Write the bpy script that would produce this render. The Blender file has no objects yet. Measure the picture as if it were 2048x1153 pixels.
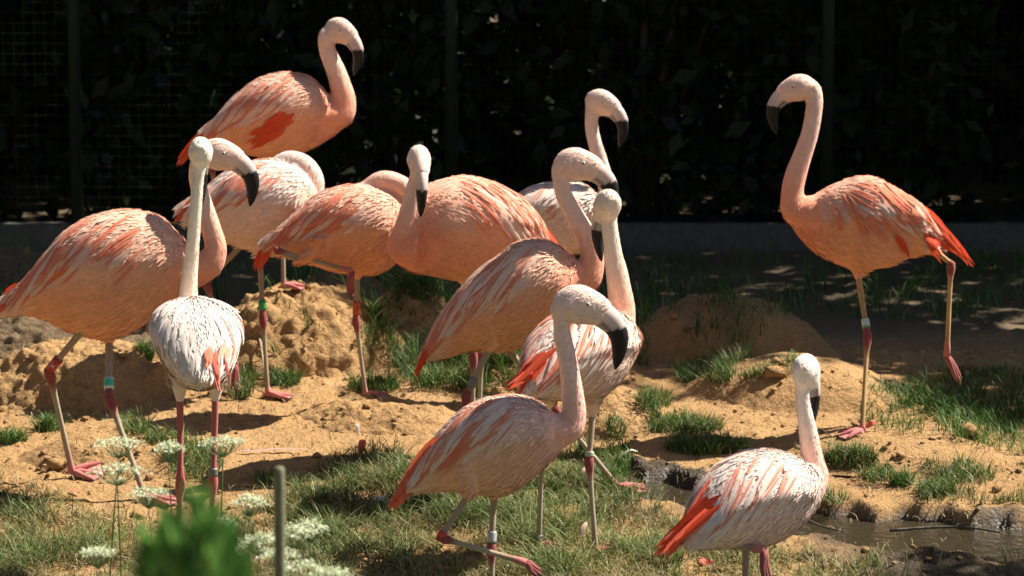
import bpy, math, random
import numpy as np
from mathutils import Vector, Matrix
from mathutils.bvhtree import BVHTree

random.seed(7)
RNG = np.random.default_rng(11)
scene = bpy.context.scene
COL = scene.collection
rad = math.radians

# ------------------------------------------------------------------ camera, sky, sun, exposure
FPX = 6600.0                    # focal length in photo pixels (2048 wide)
CAM_H = 2.4
PITCH = rad(8.1)
cam_data = bpy.data.cameras.new("camera")
cam = bpy.data.objects.new("camera", cam_data)
COL.objects.link(cam)
cam.location = (0, 0, CAM_H)
cam.rotation_euler = (math.pi / 2 - PITCH, 0, 0)
cam_data.sensor_width = 36.0
cam_data.lens = 36.0 * FPX / 2048.0
cam_data.clip_start = 0.1
cam_data.clip_end = 400
cam_data.dof.use_dof = True
cam_data.dof.focus_distance = 10.6
cam_data.dof.aperture_fstop = 5.0
scene.camera = cam

SUN_EL, SUN_AZ = rad(51), rad(20)          # azimuth from +x (right) towards +y (away)
SDIR = Vector((math.cos(SUN_EL) * math.cos(SUN_AZ), math.cos(SUN_EL) * math.sin(SUN_AZ), math.sin(SUN_EL)))
world = bpy.data.worlds.new("World")
scene.world = world
world.use_nodes = True
wn = world.node_tree.nodes
wl = world.node_tree.links
sky = wn.new("ShaderNodeTexSky")
sky.sky_type = 'NISHITA'
sky.sun_disc = False
sky.sun_elevation = SUN_EL
sky.sun_rotation = math.atan2(SDIR.x, SDIR.y)
bg = wn["Background"]
wl.new(sky.outputs[0], bg.inputs[0])
bg.inputs[1].default_value = 0.05
sun_data = bpy.data.lights.new("sun", 'SUN')
sun_data.energy = 5.0
sun_data.angle = rad(0.53)
sun_data.color = (1.0, 0.93, 0.82)
sun = bpy.data.objects.new("sun", sun_data)
COL.objects.link(sun)
sun.rotation_euler = SDIR.to_track_quat('Z', 'Y').to_euler()
sun.location = SDIR * 30
vs = scene.view_settings
vs.view_transform = 'Standard'
vs.look = 'None'
vs.exposure = 1.15
vs.gamma = 1.0
vs.use_curve_mapping = False
scene.cycles.use_denoising = True
scene.cycles.max_bounces = 6
scene.cycles.diffuse_bounces = 3
scene.cycles.transmission_bounces = 4
scene.cycles.transparent_max_bounces = 4

# ------------------------------------------------------------------ pixel -> world
CF = Vector((0, math.cos(PITCH), -math.sin(PITCH)))
CU = Vector((0, math.sin(PITCH), math.cos(PITCH)))
CR = Vector((1, 0, 0))
CO = Vector((0, 0, CAM_H))

def ray(px, py):
    return CF + CR * ((px - 1024.0) / FPX) + CU * ((576.5 - py) / FPX)

def P(px, py, d):
    v = ray(px, py)
    return CO + v * (d / v.y)

def mpp(d):                      # metres per photo pixel at distance d
    return d / FPX / math.cos(PITCH) * 1.0

# ------------------------------------------------------------------ noise (numpy)
def _h(ix, iy, iz, seed):
    n = (ix.astype(np.int64) * 374761393 + iy.astype(np.int64) * 668265263 + iz.astype(np.int64) * 2147483647 + seed * 974711) & 0xffffffff
    n = ((n ^ (n >> 13)) * 1274126177) & 0xffffffff
    n = ((n ^ (n >> 16)) * 2246822519) & 0xffffffff
    n = n ^ (n >> 15)
    return (n & 0xffffff) / float(0xffffff)

def vnoise(p, seed=0):
    p = np.asarray(p, float)
    i = np.floor(p).astype(np.int64)
    f = p - i
    f = f * f * (3 - 2 * f)
    out = 0
    for dx in (0, 1):
        for dy in (0, 1):
            for dz in (0, 1):
                w = (f[:, 0] if dx else 1 - f[:, 0]) * (f[:, 1] if dy else 1 - f[:, 1]) * (f[:, 2] if dz else 1 - f[:, 2])
                out = out + w * _h(i[:, 0] + dx, i[:, 1] + dy, i[:, 2] + dz, seed)
    return out * 2 - 1

def fbm(p, octaves=4, seed=0, gain=0.5):
    a, s, o = 1.0, 0.0, 0.0
    q = np.array(p, float)
    for k in range(octaves):
        o = o + a * vnoise(q, seed + k)
        s += a
        a *= gain
        q = q * 2.03 + 13.7
    return o / s

def worley(p, seed=0):
    p = np.asarray(p, float)
    i = np.floor(p).astype(np.int64)
    best = np.full(len(p), 9.0)
    for dx in (-1, 0, 1):
        for dy in (-1, 0, 1):
            for dz in (-1, 0, 1):
                c = i + np.array([dx, dy, dz])
                q = np.stack([_h(c[:, 0], c[:, 1], c[:, 2], seed + k) for k in (1, 2, 3)], 1) + c
                best = np.minimum(best, ((q - p) ** 2).sum(1))
    return np.sqrt(best)

def smooth(a, b, x):
    t = np.clip((np.asarray(x, float) - a) / (b - a), 0, 1)
    return t * t * (3 - 2 * t)

def hermite(xs, ys, q):
    xs, ys, q = np.asarray(xs, float), np.asarray(ys, float), np.asarray(q, float)
    m = np.gradient(ys, xs)
    k = np.clip(np.searchsorted(xs, q) - 1, 0, len(xs) - 2)
    h = xs[k + 1] - xs[k]
    t = np.clip((q - xs[k]) / h, 0, 1)
    return ((2 * t**3 - 3 * t**2 + 1) * ys[k] + (t**3 - 2 * t**2 + t) * h * m[k] + (-2 * t**3 + 3 * t**2) * ys[k + 1] + (t**3 - t**2) * h * m[k + 1])

# ------------------------------------------------------------------ mesh helpers
def tagobj(o, label=None, cat=None, group=None, kind=None):
    if label: o["label"] = label
    if cat: o["category"] = cat
    if group: o["group"] = group
    if kind: o["kind"] = kind
    return o

def mesh_np(name, V, F, mat, cols=None, smooth_=True, parent=None, attrs=None, normals=None):
    """V (n,3) array, F list/array of faces (quads or tris)"""
    me = bpy.data.meshes.new(name)
    V = np.asarray(V, dtype=np.float32)
    if isinstance(F, np.ndarray):
        n, k = F.shape
        me.vertices.add(len(V))
        me.vertices.foreach_set("co", V.ravel())
        me.loops.add(n * k)
        me.loops.foreach_set("vertex_index", F.astype(np.int32).ravel())
        me.polygons.add(n)
        me.polygons.foreach_set("loop_start", np.arange(0, n * k, k, dtype=np.int32))
        me.update(calc_edges=True)
    else:
        me.from_pydata([tuple(v) for v in V], [], F)
    if cols is not None:
        c = np.ones((len(V), 4), np.float32)
        c[:, :3] = cols
        a = me.color_attributes.new("Col", 'FLOAT_COLOR', 'POINT')
        a.data.foreach_set("color", c.ravel())
    for k_, v_ in (attrs or {}).items():
        a = me.attributes.new(k_, 'FLOAT', 'POINT')
        a.data.foreach_set("value", np.asarray(v_, np.float32))
    me.polygons.foreach_set("use_smooth", np.full(len(me.polygons), smooth_))
    if mat: me.materials.append(mat)
    me.update()
    if normals is not None: me.normals_split_custom_set_from_vertices([tuple(n) for n in normals])
    o = bpy.data.objects.new(name, me)
    COL.objects.link(o)
    if parent is not None: o.parent = parent
    return o

class MB:
    def __init__(self):
        self.v, self.f, self.c, self.n = [], [], [], []
    def add(self, vs_, fs_, cs_, ns_=None):
        b = len(self.v)
        if ns_: self.n += [tuple(n) for n in ns_]
        self.v += [tuple(v) for v in vs_]
        self.f += [tuple(i + b for i in f) for f in fs_]
        if isinstance(cs_, tuple): cs_ = [cs_] * len(vs_)
        self.c += cs_
    def tube(self, pts, radii, cols, seg=10, squash=None, cap=True, roll=None):
        """pts Vector list; squash: (axis Vector, list of factors) not used for plain tubes"""
        n = len(pts)
        vs_, cs_ = [], []
        prev = None
        for i in range(n):
            t = (pts[min(i + 1, n - 1)] - pts[max(i - 1, 0)])
            t = t.normalized() if t.length > 1e-9 else Vector((0, 0, 1))
            if prev is None:
                a = Vector((0, 1, 0)) if abs(t.y) < 0.9 else Vector((1, 0, 0))
                prev = (a - t * a.dot(t)).normalized()
            else:
                prev = (prev - t * prev.dot(t))
                prev = prev.normalized() if prev.length > 1e-6 else t.orthogonal().normalized()
            b = t.cross(prev)
            for k in range(seg):
                an = 2 * math.pi * k / seg
                vs_.append(pts[i] + (prev * math.cos(an) + b * math.sin(an)) * radii[i])
                cs_.append(cols[i] if isinstance(cols, list) else cols)
        fs_ = [(i * seg + k, i * seg + (k + 1) % seg, (i + 1) * seg + (k + 1) % seg, (i + 1) * seg + k) for i in range(n - 1) for k in range(seg)]
        if cap:
            fs_.append(tuple(range(seg - 1, -1, -1)))
            fs_.append(tuple((n - 1) * seg + k for k in range(seg)))
        self.add(vs_, fs_, cs_)
    def build(self, name, mat, parent=None, smooth_=True):
        me = bpy.data.meshes.new(name)
        me.from_pydata(self.v, [], self.f)
        c = np.ones((len(self.v), 4), np.float32)
        c[:, :3] = np.array(self.c, np.float32)[:, :3]
        a = me.color_attributes.new("Col", 'FLOAT_COLOR', 'POINT')
        a.data.foreach_set("color", c.ravel())
        me.polygons.foreach_set("use_smooth", np.full(len(me.polygons), smooth_))
        if mat: me.materials.append(mat)
        me.update()
        if self.n and len(self.n) == len(self.v): me.normals_split_custom_set_from_vertices(self.n)
        o = bpy.data.objects.new(name, me)
        COL.objects.link(o)
        if parent is not None: o.parent = parent
        return o

def catmull(pts, n):
    pts = np.asarray(pts, float)
    d = np.r_[0, np.cumsum(np.linalg.norm(np.diff(pts[:, :3], axis=0), axis=1) + 1e-6)]
    q = np.linspace(0, d[-1], n)
    return np.stack([hermite(d, pts[:, k], q) for k in range(pts.shape[1])], 1)

def mix3(a, b, t):
    return tuple(a[i] + (b[i] - a[i]) * t for i in range(3))

# ------------------------------------------------------------------ materials
def new_mat(name):
    m = bpy.data.materials.new(name)
    m.use_nodes = True
    nt = m.node_tree
    b = nt.nodes["Principled BSDF"]
    return m, nt, b, nt.nodes["Material Output"]

def N(nt, typ, **kw):
    n = nt.nodes.new(typ)
    for k, v in kw.items():
        if k == "inp":
            for i, val in v.items(): n.inputs[i].default_value = val
        else: setattr(n, k, v)
    return n

def add_bump(nt, b, scale, strength, dist, detail=4, coord='Object', typ="ShaderNodeTexNoise"):
    tc = N(nt, "ShaderNodeTexCoord")
    nz = N(nt, typ, inp={"Scale": scale})
    if typ == "ShaderNodeTexNoise": nz.inputs["Detail"].default_value = detail
    nt.links.new(tc.outputs[coord], nz.inputs["Vector"])
    bp = N(nt, "ShaderNodeBump", inp={"Strength": strength, "Distance": dist})
    nt.links.new(nz.outputs[0], bp.inputs["Height"])
    nt.links.new(bp.outputs[0], b.inputs["Normal"])
    return nz, bp

def mat_attr(name, rough=0.7, translucent=0.0, bump=None, sheen=0.0, spec=0.3, vary=0.0, vscale=40, sss=0.0):
    m, nt, b, out = new_mat(name)
    at = N(nt, "ShaderNodeVertexColor", layer_name="Col")
    colsock = at.outputs[0]
    if vary:
        tc = N(nt, "ShaderNodeTexCoord")
        nz = N(nt, "ShaderNodeTexNoise", inp={"Scale": vscale, "Detail": 5.0})
        nt.links.new(tc.outputs["Object"], nz.inputs["Vector"])
        mr = N(nt, "ShaderNodeMapRange", inp={1: 0.3, 2: 0.7, 3: 1 - vary, 4: 1 + vary * 0.6})
        nt.links.new(nz.outputs[0], mr.inputs[0])
        mx = N(nt, "ShaderNodeVectorMath", operation='MULTIPLY')
        nt.links.new(colsock, mx.inputs[0]); nt.links.new(mr.outputs[0], mx.inputs[1])
        colsock = mx.outputs[0]
    nt.links.new(colsock, b.inputs["Base Color"])
    b.inputs["Roughness"].default_value = rough
    b.inputs["Specular IOR Level"].default_value = spec
    if sheen:
        b.inputs["Sheen Weight"].default_value = sheen
        b.inputs["Sheen Roughness"].default_value = 0.5
    if sss:
        b.inputs["Subsurface Weight"].default_value = sss
        b.inputs["Subsurface Radius"].default_value = (0.02, 0.009, 0.005)
        b.inputs["Subsurface Scale"].default_value = 1.0
    if bump:
        add_bump(nt, b, *bump)
    if translucent:
        tr = N(nt, "ShaderNodeBsdfTranslucent")
        nt.links.new(colsock, tr.inputs[0])
        ms = N(nt, "ShaderNodeMixShader", inp={0: translucent})
        nt.links.new(b.outputs[0], ms.inputs[1]); nt.links.new(tr.outputs[0], ms.inputs[2])
        nt.links.new(ms.outputs[0], out.inputs[0])
    return m

M_BODY = mat_attr("plumage_body", 0.8, bump=(220, 0.35, 0.004, 3), sheen=0.25, spec=0.15, vary=0.07, vscale=60)
M_FEATHER = mat_attr("feather", 0.7, translucent=0.28, bump=(260, 0.25, 0.003, 2), sheen=0.2, spec=0.2, vary=0.06, vscale=90)
M_BEAK = mat_attr("horn", 0.5, spec=0.25, vary=0.15, vscale=120)
M_EYE = mat_attr("eye", 0.12, spec=0.6)
M_BAND = mat_attr("plastic_band", 0.35, spec=0.5)
M_LEAF = mat_attr("leaf", 0.5, translucent=0.3, spec=0.35)
M_GRASS = mat_attr("grass_blade", 0.55, translucent=0.25, spec=0.3)
M_WOOD = mat_attr("weathered_wood", 0.8, bump=(60, 0.4, 0.004, 5), vary=0.25, vscale=30)
M_BARK = mat_attr("bark", 0.9, bump=(25, 0.8, 0.02, 5), vary=0.3, vscale=12)
M_METAL = mat_attr("painted_metal", 0.6, spec=0.3, vary=0.2, vscale=8)

def soil_material():
    m, nt, b, out = new_mat("soil")
    tc = N(nt, "ShaderNodeTexCoord")
    geo = N(nt, "ShaderNodeNewGeometry")
    n1 = N(nt, "ShaderNodeTexNoise", inp={"Scale": 2.3, "Detail": 8.0, "Roughness": 0.65})
    n2 = N(nt, "ShaderNodeTexNoise", inp={"Scale": 34.0, "Detail": 8.0, "Roughness": 0.7})
    n3 = N(nt, "ShaderNodeTexVoronoi", inp={"Scale": 85.0})
    for n_ in (n1, n2, n3): nt.links.new(geo.outputs["Position"], n_.inputs["Vector"])
    r1 = N(nt, "ShaderNodeValToRGB")
    e = r1.color_ramp.elements
    e[0].position, e[0].color = 0.30, (0.15, 0.085, 0.040, 1)
    e[1].position, e[1].color = 0.72, (0.50, 0.315, 0.145, 1)
    el = r1.color_ramp.elements.new(0.46); el.color = (0.38, 0.225, 0.095, 1)
    mixn = N(nt, "ShaderNodeMath", operation='MULTIPLY_ADD', inp={1: 0.5})
    sub = N(nt, "ShaderNodeMath", operation='MULTIPLY', inp={1: 0.5})
    nt.links.new(n1.outputs[0], mixn.inputs[0]); nt.links.new(n2.outputs[0], sub.inputs[0])
    nt.links.new(sub.outputs[0], mixn.inputs[2])
    nt.links.new(mixn.outputs[0], r1.inputs[0])
    # grit: light specks and dark crumbs
    r3 = N(nt, "ShaderNodeValToRGB")
    e = r3.color_ramp.elements
    e[0].position, e[0].color = 0.0, (0.55, 0.55, 0.55, 1)
    e[1].position, e[1].color = 0.5, (1.15, 1.12, 1.08, 1)
    nt.links.new(n3.outputs["Distance"], r3.inputs[0])
    mul = N(nt, "ShaderNodeMix", data_type='RGBA', blend_type='MULTIPLY', inp={0: 0.6})
    nt.links.new(r1.outputs[0], mul.inputs[6]); nt.links.new(r3.outputs[0], mul.inputs[7])
    wet = N(nt, "ShaderNodeAttribute", attribute_name="wet")
    tone = N(nt, "ShaderNodeAttribute", attribute_name="tone")
    mud = N(nt, "ShaderNodeMix", data_type='RGBA', inp={7: (0.045, 0.035, 0.025, 1)})
    nt.links.new(wet.outputs["Fac"], mud.inputs[0]); nt.links.new(mul.outputs[2], mud.inputs[6])
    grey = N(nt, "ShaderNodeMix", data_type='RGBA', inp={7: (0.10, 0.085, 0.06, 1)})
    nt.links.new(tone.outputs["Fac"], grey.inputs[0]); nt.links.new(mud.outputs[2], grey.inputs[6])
    nt.links.new(grey.outputs[2], b.inputs["Base Color"])
    rr = N(nt, "ShaderNodeMapRange", inp={1: 0.0, 2: 1.0, 3: 0.95, 4: 0.22})
    nt.links.new(wet.outputs["Fac"], rr.inputs[0]); nt.links.new(rr.outputs[0], b.inputs["Roughness"])
    b.inputs["Specular IOR Level"].default_value = 0.3
    b1 = N(nt, "ShaderNodeBump", inp={"Strength": 1.0, "Distance": 0.022})
    b2 = N(nt, "ShaderNodeBump", inp={"Strength": 0.6, "Distance": 0.006})
    nt.links.new(n2.outputs[0], b1.inputs["Height"]); nt.links.new(n3.outputs["Distance"], b2.inputs["Height"])
    nt.links.new(b1.outputs[0], b2.inputs["Normal"]); nt.links.new(b2.outputs[0], b.inputs["Normal"])
    return m
M_SOIL = soil_material()

def water_material():
    m, nt, b, out = new_mat("shallow_water")
    b.inputs["Base Color"].default_value = (0.035, 0.028, 0.016, 1)
    b.inputs["Roughness"].default_value = 0.06
    b.inputs["IOR"].default_value = 1.33
    add_bump(nt, b, 26, 0.55, 0.02, 4)
    return m
M_WATER = water_material()

# ------------------------------------------------------------------ terrain functions
def base_h(x, y):
    x, y = np.asarray(x, float), np.asarray(y, float)
    z = np.where(y < 12.6, 0.09 * (y - 9.8), 0.252 + 0.09 * (12.6 - 12.6) + 0.3 * (1 - np.exp(-(y - 12.6) * 0.3 )) * 0.30)
    z = np.where(y < 7, 0.09 * (7 - 9.8), z)
    return z

# earth mounds: name -> px centre, distance, height, half width, half depth, roughness, tone
MOUNDS = [
    # (px, d, h, rx, ry, rough, tone, flat)
    (600, 12.98, 0.30, 0.40, 0.40, 1.0, 0.0, 3.0),     # 0 the big clod mound
    (150, 12.42, 0.185, 0.40, 0.34, 1.0, 0.0, 3.0),    # 1 left mound behind the walking bird
    (215, 11.50, 0.085, 0.31, 0.26, 0.5, 0.0, 2.5),    # 2 slab by the feet
    (760, 12.02, 0.065, 0.30, 0.24, 1.0, 0.0, 2.4),    # 3 low ridge
    (820, 13.40, 0.23, 0.24, 0.24, 0.9, 0.0, 2.6),     # 4 behind the tall grass
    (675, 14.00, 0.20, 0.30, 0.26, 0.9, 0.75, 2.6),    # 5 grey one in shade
    (1015, 12.50, 0.11, 0.16, 0.18, 0.8, 0.0, 2.2),    # 6
    (1225, 11.95, 0.14, 0.24, 0.26, 0.5, 0.0, 2.0),    # 7
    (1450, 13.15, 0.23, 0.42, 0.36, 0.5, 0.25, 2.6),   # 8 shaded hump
    (1600, 12.42, 0.13, 0.38, 0.34, 0.3, 0.0, 2.4),    # 9 smooth hump
    (1800, 11.62, 0.07, 0.46, 0.30, 0.3, 0.0, 2.4),    # 10 right hump
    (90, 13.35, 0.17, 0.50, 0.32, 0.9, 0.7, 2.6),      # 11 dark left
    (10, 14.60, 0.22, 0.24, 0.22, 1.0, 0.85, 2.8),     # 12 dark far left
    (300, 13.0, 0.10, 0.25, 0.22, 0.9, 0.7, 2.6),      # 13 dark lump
]
MW = [((m[0] - 1024) * m[1] / FPX, m[1]) + m[2:] for m in MOUNDS]

def mound_prof(r, flat):
    return np.where(r < 1, (1 - np.clip(r, 0, 1) ** flat), -0.35 * (r - 1))

def mound_h(x, y, only=None):
    h = np.zeros_like(np.asarray(x, float))
    for i, (cx, cy, hh, rx, ry, rough, tone, flat) in enumerate(MW):
        if only is not None and i != only: continue
        r = np.sqrt(((x - cx) / rx) ** 2 + ((y - cy) / ry) ** 2)
        h = np.maximum(h, hh * mound_prof(r, flat))
    return h

CH = None
def channel(x, y):
    """0..1 how deep in the stream bed"""
    # centre line y(x) for x from 0.3 on
    xs = np.array([0.10, 0.32, 0.50, 0.72, 1.0, 1.35, 1.75, 2.6, 6.0])
    ys = np.array([11.36, 11.36, 11.28, 11.05, 10.86, 10.74, 10.62, 10.45, 10.2])
    wf = np.array([0.02, 0.13, 0.15, 0.16, 0.18, 0.20, 0.22, 0.25, 0.3])       # half width far side
    wnr = np.array([0.02, 0.16, 0.20, 0.24, 0.26, 0.26, 0.28, 0.3, 0.3])
    c = np.interp(x, xs, ys)
    wob = 0.03 * np.sin(np.asarray(x) * 17) + 0.02 * np.sin(np.asarray(x) * 41 + 1)
    dy = np.asarray(y) - c + wob
    f, n_ = np.interp(x, xs, wf), np.interp(x, xs, wnr)
    k = np.where(dy > 0, 1 - smooth(f - 0.02, f + 0.03, dy), 1 - smooth(n_ - 0.15, n_ + 0.08, -dy))
    return k * smooth(0.12, 0.3, x)

def ground_h(x, y, detail=True):
    x, y = np.atleast_1d(np.asarray(x, float)), np.atleast_1d(np.asarray(y, float))
    z = base_h(x, y)
    if detail:
        p = np.stack([x, y, np.zeros_like(x)], 1)
        ch = channel(x, y)
        z = z + 0.018 * fbm(p * 1.7, 3, 3) + 0.010 * fbm(p * 7, 3, 5) * (1 - 0.5 * ch) + (0.006 + 0.016 * smooth(-.1, .5, fbm(p * 1.3, 2, 55)) * (1 - ch)) * np.maximum(0, 0.5 - worley(p * 15, 2)) * 2 + 0.010 * np.maximum(0, 0.42 - worley(p * 38, 6)) + 0.005 * fbm(p * 40, 2, 9)
        z = z - 0.075 * ch
    return z

def surf_h(x, y):
    return np.maximum(ground_h(x, y), base_h(x, y) + mound_h(np.atleast_1d(x), np.atleast_1d(y)))

def hit_ground(px, py):
    v = ray(px, py)
    d = np.linspace(8.0, 19, 1100)
    X, Y, Z = v.x / v.y * d, d, CAM_H + v.z / v.y * d
    g = surf_h(X, Y)
    k = np.argmax(Z <= g)
    return Vector((X[k], Y[k], g[k]))

# ---- the ground sheet
def build_ground():
    def axis(fine0, fine1, step, lo, hi):
        a = list(np.arange(fine0, fine1 + 1e-6, step))
        s, p = step, fine1
        while p < hi: s *= 1.35; p += s; a.append(p)
        s, p = step, fine0
        while p > lo: s *= 1.35; p -= s; a.insert(0, p)
        return np.array(a)
    xs = axis(-2.3, 2.3, 0.0135, -90, 90)
    ys = axis(9.3, 14.2, 0.020, -30, 160)
    X, Y = np.meshgrid(xs, ys)
    X, Y = X.ravel(), Y.ravel()
    Z = ground_h(X, Y)
    near = (np.abs(X) < 8) & (Y < 40)
    Z = np.where(near, Z, base_h(X, Y))
    nx, ny = len(xs), len(ys)
    i = np.arange(nx * ny).reshape(ny, nx)
    F = np.stack([i[:-1, :-1].ravel(), i[:-1, 1:].ravel(), i[1:, 1:].ravel(), i[1:, :-1].ravel()], 1)
    ch = channel(X, Y)
    wet = np.clip(np.maximum(smooth(0.25, 0.75, ch), 0), 0, 1)
    # damp dark earth along the stream and at lower right
    p = np.stack([X, Y, 0 * X], 1)
    near_ = smooth(0.0, 0.12, channel(X, Y + .16) + channel(X, Y + .30) * .8 + channel(X, Y - .05) * .6)
    wet = np.maximum(wet, near_ * smooth(-.35, .25, fbm(p * 5, 3, 22)) * .9)
    wet = np.maximum(wet, smooth(-0.25, 0.3, fbm(p * 3, 3, 21)) * smooth(0.85, 1.25, X) * smooth(10.95, 10.6, Y) * 0.92)
    tone = np.maximum(smooth(13.1, 13.9, Y + 0.2 * fbm(p * 2, 2, 4)) * 0.8, smooth(9.5, 8.9, Y) * .75)  # shade painted into the back soil; near strip darkened to cut bounce
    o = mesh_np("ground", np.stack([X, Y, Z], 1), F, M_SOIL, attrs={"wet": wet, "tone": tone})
    tagobj(o, "bare ochre earth ground of the enclosure", "ground", kind="structure")
    # water lying in the bed
    sel = np.arange(0.1, 3.4, 0.02)
    V, Fq = [], []
    for k, x in enumerate(sel):
        yy = np.linspace(9.9, 11.6, 60)
        for y in yy: V.append((x, y, 0))
    V = np.array(V)
    V[:, 2] = base_h(V[:, 0], V[:, 1]) - 0.058
    q = np.arange(len(sel) * 60).reshape(len(sel), 60)
    Fq = np.stack([q[:-1, :-1].ravel(), q[1:, :-1].ravel(), q[1:, 1:].ravel(), q[:-1, 1:].ravel()], 1)
    c = channel(V[:, 0], V[:, 1])
    keep = (c[Fq] > 0.35).all(1)
    used = np.unique(Fq[keep]); rm = -np.ones(len(V), int); rm[used] = np.arange(len(used))
    w = mesh_np("stream_water", V[used], rm[Fq[keep]], M_WATER)
    tagobj(w, "shallow muddy trickle of water in the stream bed", "water", kind="structure")
    # mounds
    for mi, (cx, cy, hh, rx, ry, rough, tn, flat) in enumerate(MW):
        nr, na = 62, 170
        r = np.linspace(0, 1.22, nr)[1:]
        a = np.linspace(0, 2 * np.pi, na, endpoint=False)
        R, A = np.meshgrid(r, a, indexing='ij')
        R, A = np.r_[0, R.ravel()], np.r_[0, A.ravel()]
        k = 1 + 0.10 * np.sin(A * 2 + mi) * np.minimum(1, R) + 0.06 * np.sin(A * 5 + 2 * mi) * np.minimum(1, R)
        x, y = cx + rx * R * k * np.cos(A), cy + ry * R * k * np.sin(A)
        z = base_h(x, y) + hh * mound_prof(R, flat)
        p = np.stack([x, y, z], 1)
        cen = np.array([cx, cy, base_h(cx, cy) - 0.1])
        nrm = (p - cen) / np.array([rx, ry, max(hh, .12)]) ** 2
        nrm /= np.linalg.norm(nrm, axis=1, keepdims=True) + 1e-9
        lump = 0.030 * fbm(p * 8, 3, 31 + mi) + 0.050 * (0.42 - np.minimum(0.6, worley(p * 13, mi))) * (0.4 + 0.6 * (vnoise(p * 5, 8) > -0.2)) + 0.024 * (0.4 - np.minimum(0.6, worley(p * 34, mi + 40))) + 0.006 * fbm(p * 60, 2, 77)
        amt = rough * np.where(R < 1.0, 1, 0.5) * (0.25 + 0.75 * np.minimum(1, hh / 0.15))
        p = p + nrm * (lump * amt)[:, None]
        F = []
        for s in range(na): F.append((0, 1 + s, 1 + (s + 1) % na))
        for i in range(nr - 2):
            for s in range(na):
                F.append((1 + i * na + s, 1 + (i + 1) * na + s, 1 + (i + 1) * na + (s + 1) % na, 1 + i * na + (s + 1) % na))
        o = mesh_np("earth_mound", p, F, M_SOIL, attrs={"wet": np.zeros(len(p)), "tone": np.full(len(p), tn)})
        tagobj(o, "lumpy mound of dry earth", "mound", kind="structure")

build_ground()

# ------------------------------------------------------------------ flamingos
PALE = (0.87, 0.51, 0.36); WHITE = (0.88, 0.78, 0.70); PEACH = (0.86, 0.39, 0.20)
CORAL = (0.84, 0.30, 0.17); RED = (0.78, 0.085, 0.025); DEEP = (0.50, 0.04, 0.02)
BLACK = (0.012, 0.011, 0.011)
LEGC = (0.36, 0.30, 0.20); HOCK = (0.27, 0.062, 0.055); FOOTC = (0.50, 0.16, 0.14)

HEADC = [(-26, -6, 15, 12.5), (-20, -3, 20.5, 16.5), (-10, 0.5, 26, 20), (4, 1, 28, 21.5), (16, -3, 25.5, 19.5), (28, -9, 22, 16.5), (38, -17, 18.5, 13.5)]
BEAKC = [(31, -12, 18.2, 13.2), (42, -22, 17.2, 12.5), (49, -31, 15.5, 11.5), (53.5, -41, 14, 10.5), (55, -52, 12.5, 9.5), (54, -64, 10.5, 8), (51, -76, 8, 6), (48, -86, 4.5, 3.5), (46, -92, 1.2, 1.0)]

def loft_path(pts3, rz, ry, side, seg=20):
    """closed loft along pts3 (Vectors lying in the plane normal to side)"""
    n = len(pts3)
    V = []
    for i in range(n):
        t = (pts3[min(i + 1, n - 1)] - pts3[max(i - 1, 0)]).normalized()
        u = side.cross(t).normalized()
        for k in range(seg):
            a = 2 * math.pi * k / seg
            V.append(pts3[i] + u * (math.cos(a) * rz[i]) + side * (math.sin(a) * ry[i]))
    F = [(i * seg + k, i * seg + (k + 1) % seg, (i + 1) * seg + (k + 1) % seg, (i + 1) * seg + k) for i in range(n - 1) for k in range(seg)]
    F.append(tuple(range(seg - 1, -1, -1))); F.append(tuple((n - 1) * seg + k for k in range(seg)))
    return V, F

class Torso:
    def __init__(self, O, yaw, prof):
        self.O = O
        self.f = Vector((math.cos(yaw), math.sin(yaw), 0))
        self.l = Vector((-math.sin(yaw), math.cos(yaw), 0))
        p = np.array(sorted(prof))
        self.x, self.t, self.b, self.w = p.T
        self.x0, self.x1 = self.x[0], self.x[-1]
    def at(self, x):
        x = np.clip(x, self.x0, self.x1)
        t, b, w = (hermite(self.x, a, x) for a in (self.t, self.b, self.w))
        return t, b, w, b + 0.56 * (t - b)
    def W(self, x, y, z):
        return self.O + self.f * float(x) + self.l * float(y) + Vector((0, 0, float(z)))
    def loft(self, n=46, seg=44):
        V = []
        for x in np.linspace(self.x0, self.x1, n):
            t, b, w, zc = self.at(x)
            u = (x - self.x0) / (self.x1 - self.x0)
            for k in range(seg):
                a = 2 * math.pi * k / seg
                c, s = math.cos(a), math.sin(a)
                th = math.degrees(math.acos(c))
                z = zc + c * ((t - zc) if c > 0 else (zc - b))
                y = w * math.copysign(abs(s) ** 0.86, s) * (1 - 0.16 * max(0, -c))
                # the folded wing stands proud of the flank
                edge = 98 - 30 * (1 - u)
                bul = float(smooth(0.02, 0.2, u) * smooth(0.90, 0.76, u) * smooth(edge + 7, edge - 5, th) * smooth(6, 35, th)) * 0.014
                y += math.copysign(bul, s); z -= bul * 0.3
                V.append(self.W(x, y, z))
        F = [(i * seg + k, i * seg + (k + 1) % seg, (i + 1) * seg + (k + 1) % seg, (i + 1) * seg + k) for i in range(n - 1) for k in range(seg)]
        F.append(tuple(range(seg - 1, -1, -1))); F.append(tuple((n - 1) * seg + k for k in range(seg)))
        return V, F

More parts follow.
